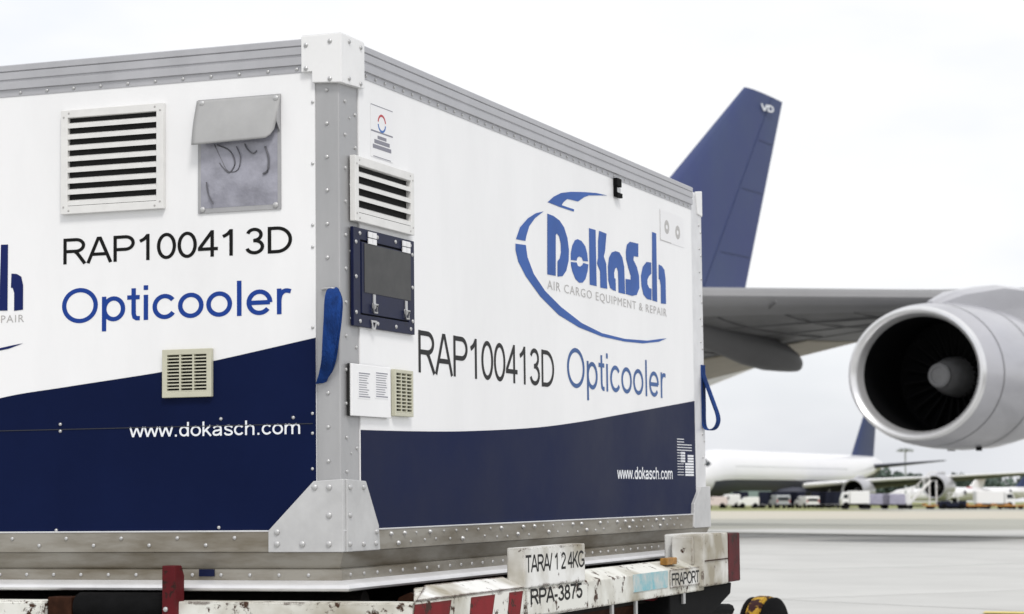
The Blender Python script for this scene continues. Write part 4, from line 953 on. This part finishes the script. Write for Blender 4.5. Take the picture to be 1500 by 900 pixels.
def fin_part(root, root_le, root_te, z0, tip_le, tip_te, z1, z1b, m, name='tail_fin', th=.10):
    rings = []
    for xl, zl, xt, zt_ in ((root_le, z0, root_te, z0), (tip_le, z1, tip_te, z1b)):
        c = xl-xt; rg = []
        for x in XS: rg.append((xl-c*x, yt(x)*th*c, zl+(zt_-zl)*x))
        for x in XS[::-1][1:-1]: rg.append((xl-c*x, -yt(x)*th*c, zl+(zt_-zl)*x))
        rings.append(rg)
    return MB().loft(rings).build(name, m, root, True)
def heading(theta): 
    fwd = RT*(-math.sin(theta)) - DH*math.cos(theta); return math.atan2(fwd.y, fwd.x)

# ---- near airliner
thA = math.radians(38)
tp = at(1090, 128, 80.0); locA = Vector((tp.x, tp.y, gz(tp))); rzA = heading(thA)
A = thing('airliner', 'near white jet airliner with blue tail fin, large engine reaching past the container', 'airplane', locA, rzA)
MA = Matrix.Translation(locA) @ Matrix.Rotation(rzA, 4, 'Z'); IA = MA.inverted()
def la(px, py, d): return IA @ at(px, py, d)
def onfin(px, py):                            # pixel ray met with the fin's own upright plane
    o_ = IA @ CW; v_ = (IA.to_3x3() @ (FW + RT*((px-750)/FPX) - UP*((py-450)/FPX))); t = -o_.y/v_.y; return o_+v_*t
HA, RA, LA_ = 5.35, 2.8, 64.0
fuA = fuselage(A, HA, RA, LA_, .35, belly='air_white')
a_, b_, c_, d_ = onfin(1090, 128), onfin(980, 262), onfin(1146, 150), onfin(1090, 430)
z0 = HA+RA*.55
sl1 = (a_.x-b_.x)/(a_.z-b_.z); sl2 = (c_.x-d_.x)/(c_.z-d_.z)
finA = fin_part(A, a_.x+sl1*(z0-a_.z), c_.x+sl2*(z0-c_.z), z0, a_.x, c_.x, a_.z, c_.z, 'air_blue')
ru = MB(); rings = []
for xl, zl, xt, zt_ in ((a_.x+sl1*(z0-a_.z), z0, c_.x+sl2*(z0-c_.z), z0), (a_.x, a_.z, c_.x, c_.z)):
    c = xl-xt
    for f0 in (.02, .97):
        pass
    rings.append([(xl-c*x, s_*(yt(x)*.10*c+.012), zl+(zt_-zl)*x) for s_, xs_ in ((1, (.665, .67)), (-1, (.67, .665))) for x in xs_])
ru.loft(rings).build('rudder_hinge_line', 'air_blue2', finA)
for f_ in (.30, .58, .80):
    r2_ = []
    for fz in (f_, f_+.004):
        xl = (a_.x+sl1*(z0-a_.z))*(1-fz)+a_.x*fz; xt = (c_.x+sl2*(z0-c_.z))*(1-fz)+c_.x*fz; zl = z0+(a_.z-z0)*fz; zt_ = z0+(c_.z-z0)*fz; c = xl-xt
        r2_.append([(xl-c*x, yt(x)*.10*c+.010, zl+(zt_-zl)*x) for x in (.70, .80, .90, .985)])
    MB().loft(r2_, close=False).build('rudder_joint', 'air_blue2', finA)
tb_ = [onfin(1107, 150), onfin(1126, 169)]
zz0, zz1 = sorted((tb_[0].z, tb_[1].z)); 
mfin = lambda u, v, w: (-u, w, v)
lettering('VD', (-tb_[0].x, -tb_[1].x, zz0+.05, zz1-.05), .22, mfin, 'text_white', finA, 'letter', hw=.11)
# wing
le1, le2 = la(1475, 438.5, 48.8), la(1030, 435, 48.4)
te1, te2 = la(1258, 499, 54.8), la(1030, 556, 57.5)
def LE(y): t = (y-le1.y)/(le2.y-le1.y); return le1+(le2-le1)*t
def TE(y): t = (y-te1.y)/(te2.y-te1.y); return te1+(te2-te1)*t
stn = []
for y in (2.4, te2.y, (te1.y+te2.y)/2, te1.y, le1.y):
    a = LE(y)
    if y < 3: e = Vector((a.x-13.5, y, TE(te2.y).z-.35)); a = Vector((a.x, y, HA-1.0))
    else: e = TE(y)
    if e.x > a.x-4.4: e = Vector((a.x-4.4, y, e.z))
    stn.append((y, a.x, a.z, e.x, e.z, .10))
tipl = LE(31.0); stn.append((31.0, tipl.x, tipl.z+.9, tipl.x-2.2, tipl.z+.75, .10))
print('wing', [tuple(round(v, 2) for v in s_) for s_ in stn])
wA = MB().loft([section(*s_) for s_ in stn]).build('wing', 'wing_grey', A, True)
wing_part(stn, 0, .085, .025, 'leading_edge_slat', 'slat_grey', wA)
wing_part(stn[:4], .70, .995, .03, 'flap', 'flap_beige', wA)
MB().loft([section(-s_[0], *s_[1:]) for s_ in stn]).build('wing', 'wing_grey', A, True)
for x_ in (.26, .47, .685): wing_part(stn, x_, x_+.006, .012, 'skin_joint', 'fairing', wA)
for k in range(9):
    y_ = te2.y-2+k*1.15; a = LE(y_); e = TE(y_); c = a.x-e.x
    if c < 4.4: c = 4.4
    pts_ = [(a.x-c*x, y_, a.z+(e.z-a.z)*x-yt(x)*.10*c*1.1-.014) for x in (.11, .2, .3, .4, .5, .6, .68)]
    MB().tube(pts_, .016, 6).build('rib_joint', 'fairing', wA)
# seam across the slat
q0, q1 = la(1124, 455.5, 48.9), la(1137, 442, 48.2)
MB().tube([q0, (q0+q1)/2+Vector((0.03, 0, 0)), q1], .025).build('slat_joint', 'fairing', wA)
# flap track fairing
tl_ = la(1171, 538, 53.2); rings = []
for s_, ry_, rz_, dz in ((0, .03, .03, -.02), (.04, .10, .10, .02), (.14, .18, .18, .07), (.35, .25, .25, .12), (.8, .33, .33, .19), (1.5, .38, .40, .26), (2.4, .38, .42, .37), (3.3, .35, .38, .50), (4.2, .30, .34, .62), (5.0, .18, .2, .76), (5.4, .03, .03, .84)):
    rings.append([(tl_.x+s_, tl_.y+ry_*math.cos(2*math.pi*i/18), tl_.z+dz+rz_*math.sin(2*math.pi*i/18)) for i in range(18)])
MB().loft(rings).build('flap_track_fairing', 'fairing', A, True)
eng_c = la(1339, 547, 45.0)
e1 = engine(A, eng_c, 1.285, 1.135, 'nacelle', True)
zw = LE(eng_c.y).z
pylon(A, eng_c, 1.285, LE(eng_c.y).x, LE(eng_c.y).x-5, zw, .42)
for a0_, r0_, r1_ in ((.62, 1.4235, 1.4247), (1.95, 1.4765, 1.4768), (3.05, 1.4195, 1.4165)):
    k_e = 1.285/1.27
    MB().lathe([(-a0_*k_e, (r0_+.004)*k_e), (-(a0_+.03)*k_e, (r1_+.004)*k_e)], eng_c, 'X', 56, 1.135).build('cowl_joint', 'fairing', e1)
for t_, a0_ in ((-20, 2.5), (-55, 1.3), (25, 1.6), (-75, 2.4)):
    rr_e = 1.482*1.285/1.27; tt = math.radians(t_); yy_ = eng_c.y-rr_e*math.cos(tt)*1.135; zz_ = eng_c.z+rr_e*math.sin(tt)
    MB().box((eng_c.x-a0_-.14, yy_-.02, zz_-.05), (eng_c.x-a0_+.14, yy_+.02, zz_+.05)).build('cowl_latch', 'slat_grey', e1)
q = la(1434, 657, 46.2); MB().box((q.x-.06, q.y-.04, q.z-.05), (q.x+.06, q.y+.04, q.z+.12)).build('drain_mast', 'rubber', e1)
e2c = Vector((LE(11.5).x+4.0, 11.5, eng_c.z-.35)); engine(A, e2c, 1.285); pylon(A, e2c, 1.285, LE(11.5).x, LE(11.5).x-5, LE(11.5).z-.4, .42)
for y in (11.5, eng_c.y):
    c = Vector((LE(y).x+4.0, -y, eng_c.z-(.35 if y < 15 else 0))); engine(A, c, 1.285); pylon(A, c, 1.285, LE(y).x, LE(y).x-5, LE(y).z-.3, .42)
def stab(root, sgn, x, z, span, c0, c1, sw, dih, m):
    return MB().loft([section(sgn*.5, x, z, x-c0, z, .12), section(sgn*span, x-span*sw, z+span*dih, x-span*sw-c1, z+span*dih, .09)]).build('tailplane', m, root, True)
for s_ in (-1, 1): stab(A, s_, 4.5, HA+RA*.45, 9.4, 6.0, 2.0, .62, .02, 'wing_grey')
for y in (-5, 5): gear(A, 30, y, HA-1.2, .68, 0)
gear(A, 57, 0, HA-2, .55, 0, 1, 'nose_gear')

# ---- generic airliner farther off
def airliner(label, loc, rz, R=2.8, H=3.95, Lf=60.0, tailm='air_blue2', engines=((9.3, 1.2), (19.2, 1.2)), wingm='wing_grey', fin_h=8.2, group=None, span=29.5, x0=None):
    root = thing('airliner', label, 'airplane', loc, rz, group)
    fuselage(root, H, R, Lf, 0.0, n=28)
    k = R/2.8
    fin_part(root, 8.6*k, -.9*k, H+R*.5, 0.0, -3.2*k, H+R+fin_h, H+R+fin_h-.2, tailm)
    x0 = x0 or Lf*.60; z0_ = H-R*.42
    st_ = []
    for f_, ch, kk in ((.085, 12.0, 0), (.31, 8.2, .55), (1.0, 2.4, 1.7)):
        y = span*f_; xl = x0-(y-2.4)*.62
        st_.append((y, xl, z0_+kk*k, xl-ch*k, z0_+kk*k-.2-1.1*(1-f_), .10))
    for s_ in (1, -1):
        w_ = MB().loft([section(s_*q_[0], *q_[1:]) for q_ in st_]).build('wing', wingm, root, True)
        wing_part(st_, 0, .035, .03, 'leading_edge_slat', 'air_white', w_, s_)
        for y, er in engines:
            xl = x0-(y-2.4)*.62; zz = z0_+.55*k+(y/span-.31)*1.7*k
            c = (xl+3.6*k, s_*y, zz-1.3*k); engine(root, c, er); pylon(root, c, er, xl, xl-4, zz, .35)
        stab(root, s_, 5.0*k, H+R*.45, 9.6*k, 5.6*k, 1.9*k, .62, .09, wingm)
        gear(root, Lf*.47, s_*4.6*k, H-R*.5, .62, 0)
    gear(root, Lf-6, 0, H-R*.6, .5, 0, 1, 'nose_gear')
    return root
pB = gp(1276, 360); airliner('distant white four-engined airliner with navy tail fin parked behind the service vehicles', pB, heading(math.radians(28)), R=3.3, H=4.75, Lf=72.0, engines=((10.3, 1.6), (20.2, 1.6)), wingm='belly', fin_h=9.5, span=34.0, x0=38.3)  # wings and tailplanes take the belly tone, underside shade in their colour
def small_jet(label, loc, rz, finm, capm, lowm=None, k=1.0):
    root = thing('regional_jet', label, 'airplane', loc, rz)
    H, R, Lf = 2.35*k, 1.5*k, 26.0*k
    st_ = [(-3.2, .62, .06), (-2, .55, .35), (1, .3, .75), (4, .12, .95), (7, 0, 1), (21, 0, 1), (23.5, -.08, .85), (25.2, -.25, .5), (26, -.36, .05)]
    fu = MB().loft([[(x*k, r_*R*math.cos(2*math.pi*i/22), H+z*R+r_*R*math.sin(2*math.pi*i/22)) for i in range(22)] for x, z, r_ in st_]).build('fuselage', 'air_white', root, True)
    f_ = fin_part(root, 4.6*k, -.3*k, H+R*.4, 1.0*k, -1.6*k, H+R+2.75*k, H+R+2.7*k, finm, th=.12)
    if lowm: fin_part(f_, 4.62*k, .6*k, H+R*.45, 3.9*k, .3*k, H+R*1.25, H+R*1.2, lowm, 'fin_flash', th=.135)
    for s_ in (-1, 1):
        stab(root, s_, 1.4*k, H+R+2.75*k, 5.0*k, 3.0*k, 1.8*k, .4, .0, capm)
        MB().loft([section(s_*1.0*k, 14*k, H-R*.6, 9.5*k, H-R*.65, .11), section(s_*11*k, 9.6*k, H-R*.1, 8.0*k, H-R*.12, .10)]).build('wing', 'air_white', root, True)
        na = MB().lathe([(5.9*k, .55*k), (5.7*k, .66*k), (4.5*k, .7*k), (3.0*k, .55*k), (2.4*k, .4*k)], (0, s_*1.95*k, H+R*.35), 'X', 18).build('engine', 'air_white', root, True)
        MB().lathe([(5.7*k, .55*k), (5.5*k, .02)], (0, s_*1.95*k, H+R*.35), 'X', 18).build('fan_disc', 'duct', na)
        gear(root, 11*k, s_*1.6*k, H-R*.4, .4, 0, 1)
    gear(root, 22*k, 0, H-R*.5, .35, 0, 1, 'nose_gear')
    wn = MB()
    for s_ in (-1, 1):
        for i in range(20): wn.box((8*k+i*.65*k-.1, s_*R*.96-.03, H+R*.18), (8*k+i*.65*k+.1, s_*R*.96+.03, H+R*.36))
    wn.build('cabin_windows', 'glass', fu, kind='stuff')
    return root
small_jet('small white T-tailed jet with red tail top, far beyond the orange dollies', gp(1437, 640), heading(math.radians(66)), 'air_white', 'air_red', 'air_red', 1.18)
small_jet('far white jet with dark blue and orange tail at the right edge of the picture', gp(1508, 690), heading(math.radians(72)), 'air_blue2', 'air_orange', None, 1.35)

# ================================================================== SERVICE VEHICLES
WM = MB().lathe([(-.12, 0), (-.12, .30), (-.08, .34), (.08, .34), (.12, .30), (.12, 0)], (0, 0, 0), 'Y', 16).mesh('wheel', 'rubber', True)
def wheels(root, xs, hw, r_=.34):
    for x in xs:
        for s_ in (-1, 1):
            o_ = inst('wheel', WM, root, (x, s_*hw, r_)); o_.scale = (r_/.34, 1, r_/.34)
mY = lambda u, v, w: (u, w, v)
def van(label, px, d, m, turn=0.0, L_=4.9, Hh=2.1, group='service vans on the stand'):
    root = thing('service_van', label, 'van', gp(px, d), heading(math.radians(90+turn)), group)
    k = L_/4.9; h = Hh
    pr = [(-2.4*k, .35), (2.4*k, .35), (2.45*k, .85), (1.75*k, 1.08), (1.05*k, h-.12), (.75*k, h), (-2.3*k, h), (-2.42*k, h-.15)]
    MB().prism(pr, -.9, .9, mY).build('body', m, root, bevel=.06)
    for s_ in (-1, 1): MB().prism([(1.52*k, 1.12), (1.0*k, h-.28), (.25*k, h-.28), (.25*k, 1.12)], s_*.90, s_*.915, mY).build('side_window', 'glass', root)
    MB().prism([(-.86, 1.06), (.86, 1.06), (.78, h-.2), (-.78, h-.2)], 0, .02, lambda u, v, w: (1.79*k-(v-1.06)/(h-1.18)*.70*k+w+.02, u, v)).build('windscreen', 'glass', root)
    MB().box((-2.44*k, -.7, h*.58), (-2.425*k, .7, h-.25)).build('rear_window', 'glass', root)
    for s_ in (-1, 1):
        MB().box((-2.435*k, s_*.8-.07, .75), (-2.40*k, s_*.8+.07, 1.05)).build('tail_light', 'air_red', root)
        MB().box((2.40*k, s_*.66-.14, .68), (2.47*k, s_*.66+.14, .84)).build('headlight', 'alu_bright', root)
    MB().box((-2.46*k, -.88, .34), (-2.38*k, .88, .5)).build('bumper', 'chassis', root)
    wheels(root, (-1.5*k, 1.5*k), .82)
    return root
def truck(label, px, d, m, L_=5.2, Hh=2.35, turn=0.0):
    root = thing('box_truck', label, 'truck', gp(px, d), heading(math.radians(90+turn)))
    MB().box((-L_*.5, -1.05, .62), (L_*.22, 1.05, Hh)).build('cargo_box', m, root, bevel=.04)
    MB().prism([(L_*.24, .45), (L_*.5, .45), (L_*.51, 1.1), (L_*.44, Hh-.25), (L_*.38, Hh-.12), (L_*.24, Hh-.12)], -1.0, 1.0, mY).build('cab', m, root, bevel=.05)
    for s_ in (-1, 1): MB().prism([(L_*.29, 1.2), (L_*.47, 1.2), (L_*.425, Hh-.35), (L_*.29, Hh-.35)], s_*1.0, s_*1.012, mY).build('side_window', 'glass', root)
    MB().box((-L_*.48, -.5, .4), (L_*.45, .5, .6)).build('chassis_frame', 'chassis', root)
    wheels(root, (-L_*.3, L_*.36), .92, .4)
    return root
def cart(label, px, d, m, turn=0.0, group='covered baggage carts', L_=2.9):
    root = thing('baggage_cart', label, 'cart', gp(px, d), heading(math.radians(90+turn)), group)
    MB().box((-L_/2, -.75, .42), (L_/2, .75, .52)).build('deck', 'chassis', root)
    MB().prism([(-L_/2, .53), (L_/2, .53), (L_/2, 1.55), (L_/2-.15, 1.7), (-L_/2+.15, 1.7), (-L_/2, 1.55)], -.7, .7, mY).build('tarpaulin', m, root, bevel=.05)
    MB().box((L_/2, -.04, .4), (L_/2+.9, .04, .47)).build('tow_bar', 'chassis', root)
    wheels(root, (-L_*.33, L_*.33), .62, .26); return root
def flat(label, px, d, m, turn=0.0, load=None, group='low orange dollies parked in a row'):
    root = thing('flat_dolly', label, 'dolly', gp(px, d), heading(math.radians(90+turn)), group)
    MB().box((-1.7, -1.1, .34), (1.7, 1.1, .46)).build('deck', m, root)
    for x in (-1.65, 1.65): MB().box((x-.05, -1.1, .46), (x+.05, 1.1, .66)).build('end_stop', m, root)
    MB().box((1.72, -.04, .32), (2.5, .04, .38)).build('tow_bar', 'chassis', root)
    wheels(root, (-1.1, 1.1), .9, .24); return root
def uld(label, px, d, m, z=0.55, turn=0.0):
    p = gp(px, d); p.z += z
    root = thing('cargo_bin', label, 'container', p, heading(math.radians(90+turn)), 'dark cargo bins under the distant airliner')
    MB().prism([(-.8, .0), (.8, .0), (.8, 1.6), (-1.1, 1.6), (-1.1, .5)], -.75, .75, mY).build('shell', m, root, bevel=.03)
    MB().box((-.86, -.78, -.06), (.86, .78, -.002)).build('base_plate', 'alu_bright', root)
    MB().box((-.6, -.765, .2), (.6, -.752, 1.4)).build('door_curtain', 'veh_grey', root); return root
def tug(label, px, d, m, turn=0.0):
    root = thing('tow_tractor', label, 'tractor', gp(px, d), heading(math.radians(90+turn)), 'tow tractors on the stand')
    MB().prism([(-1.5, .3), (1.5, .3), (1.5, .85), (.3, .95), (.2, .75), (-.6, .75), (-.7, .95), (-1.5, .95)], -.7, .7, mY).build('body', m, root, bevel=.04)
    cbn = MB().box((-.65, -.65, 1.75), (.45, .65, 1.82))
    for x in (-.6, .4):
        for y in (-.6, .6): cbn.box((x-.03, y-.03, .76), (x+.03, y+.03, 1.749))
    cbn.build('cab_frame', 'veh_white', root); MB().box((-.5, -.4, .76), (-.1, .4, 1.2)).build('seat', 'rubber', root)
    wheels(root, (-.95, .95), .62, .32); return root
van('faded pinkish white van nearest the container edge', 1048, 285, 'veh_pink', 8, 3.0, 1.45)
van('short white van beside the faded pinkish van', 1068, 288, 'veh_white', -5, 2.6, 1.75)
truck('grey-green box truck behind the small white car under the airliner belly', 1098, 297, 'veh_green', 5.5, 2.2)
van('small low white car in front of the grey-green truck', 1096, 284, 'veh_white', 0, 2.6, 1.4)
for i, (px, lab) in enumerate(((1083, 'dark bin left of the small white car'), (1121, 'dark cargo bin right of the grey-green truck'), (1134, 'dark cargo bin next to the upright white van'), (1155, 'first dark bin right of the upright white van'), (1166, 'second dark bin right of the upright white van'), (1197, 'dark bin just right of the white pick-up van'), (1208, 'dark bin midway between white van and box truck'), (1221, 'dark bin nearest the white box truck'))):
    f_ = flat('dolly under the '+lab, px, 290, 'chassis', 0, group='dark dollies under the bins'); f_.scale = (.5, .8, 1)
    uld(lab, px, 290, 'veh_dark', .5)
van('upright narrow white van between dark cargo bins', 1142, 286, 'veh_grey', 80, 3.4, 1.65)
van('white pick-up sized van under the airliner wing root', 1182, 286, 'veh_white', 70, 3.4, 1.5)
truck('white box truck in front of the inner engine of the distant airliner', 1252, 251, 'veh_white', 3.0, 2.0)
cart('lilac covered cart next to the white box truck', 1284, 253, 'veh_lilac')
cart('lilac covered cart nearest the boarding stairs', 1308, 253, 'veh_lilac', L_=2.6)
# belt loader
bl = thing('belt_loader', 'white belt loader with raised belt beside the boarding stairs', 'loader', gp(1312, 259), heading(math.radians(-90)))
MB().prism([(-2.0, .4), (1.6, .4), (1.6, .9), (-2.0, .8)], -.8, .8, mY).build('body', 'veh_white', bl, bevel=.05)
MB().prism([(-2.6, .95), (2.2, 2.35), (2.2, 2.6), (-2.6, 1.2)], -.4, .4, mY).build('belt', 'veh_white', bl, bevel=.03)
MB().box((.9, -.75, .92), (1.6, -.42, 1.7)).build('cab', 'veh_white', bl, bevel=.04); MB().box((.4, -.1, .9), (.55, .1, 1.75)).build('lift_strut', 'steel', bl)
wheels(bl, (-1.3, 1.1), .72, .34)
# boarding stairs
bs = thing('boarding_stairs', 'white steel boarding stairs and platform in front of the outer engine', 'stairs', gp(1347, 253), heading(math.radians(-78)))
for k in range(12): MB().box((-1.3+k*.2, -.6, .55+k*.22), (-1.08+k*.2, .6, .60+k*.22)).build('step', 'steel', bs)
for s_ in (-1, 1):
    MB().prism([(-1.4, .35), (-1.2, .35), (1.3, 3.0), (1.3, 3.2), (1.1, 3.2), (-1.4, .55)], s_*.6, s_*.66, mY).build('stringer', 'veh_white', bs)
    hr = MB().tube([(-1.4, s_*.63, 1.5), (1.2, s_*.63, 4.1), (1.9, s_*.63, 4.1)], .04)
    for k in range(5): hr.tube([(-1.3+k*.6, s_*.63, .6+k*.62), (-1.3+k*.6, s_*.63, 1.55+k*.62)], .03)
    hr.build('handrail', 'veh_white', bs)
    for x in (-.9, 1.1, 1.85): MB().tube([(x, s_*.6, .4), (x, s_*.6, 3.1 if x > 0 else .9)], .06).build('support_leg', 'veh_white', bs)
MB().box((1.25, -.65, 3.12), (1.95, .65, 3.2)).build('platform', 'steel', bs)
MB().box((-1.5, -.75, .34), (2.0, .75, .46)).build('chassis_frame', 'chassis', bs)
wheels(bs, (-1.0, 1.4), .7, .26)
for i, (px, d, lab, ld) in enumerate(((1376, 250, 'orange dolly nearest the boarding stairs', 0), (1394, 254, 'orange dolly behind the dark tow tractor', 0), (1412, 250, 'orange dolly between the tow tractor and the red-tailed jet', 0), (1432, 253, 'orange dolly just left of the white truck', 0), (1480, 250, 'orange dolly right of the white truck', 0), (1497, 252, 'orange dolly at the right edge of the picture', 0))):
    flat(lab, px, d, 'veh_orange', random.uniform(-8, 8))
tug('dark tow tractor among the orange dollies', 1394, 249, 'veh_dark')
truck('long pale truck right of the orange dollies', 1456, 262, 'veh_white', 4.4, 2.05, 180)
# floodlight mast
lm = thing('light_mast', 'tall thin grey floodlight mast behind the distant airliner', 'light mast', gp(1327, 560))
zt = at(1327, 656, 560).z-lm.location.z
MB().lathe([(0, .32), (zt*.5, .24), (zt, .16)], (0, 0, 0), 'Z', 14, caps=True).build('pole', 'veh_grey', lm, True)
MB().lathe([(zt-.5, .2), (zt-.45, 1.5), (zt-.2, 1.5), (zt-.15, .2)], (0, 0, 0), 'Z', 16).build('head_ring', 'veh_grey', lm)
for k in range(8):
    t = k*math.pi/4; MB().box((1.7*math.cos(t)-.35, 1.7*math.sin(t)-.35, zt-1.0), (1.7*math.cos(t)+.35, 1.7*math.sin(t)+.35, zt-.45)).build('floodlight', 'veh_grey', lm, bevel=.06)
print('slabs', slab_count, 'objects', len(bpy.data.objects))
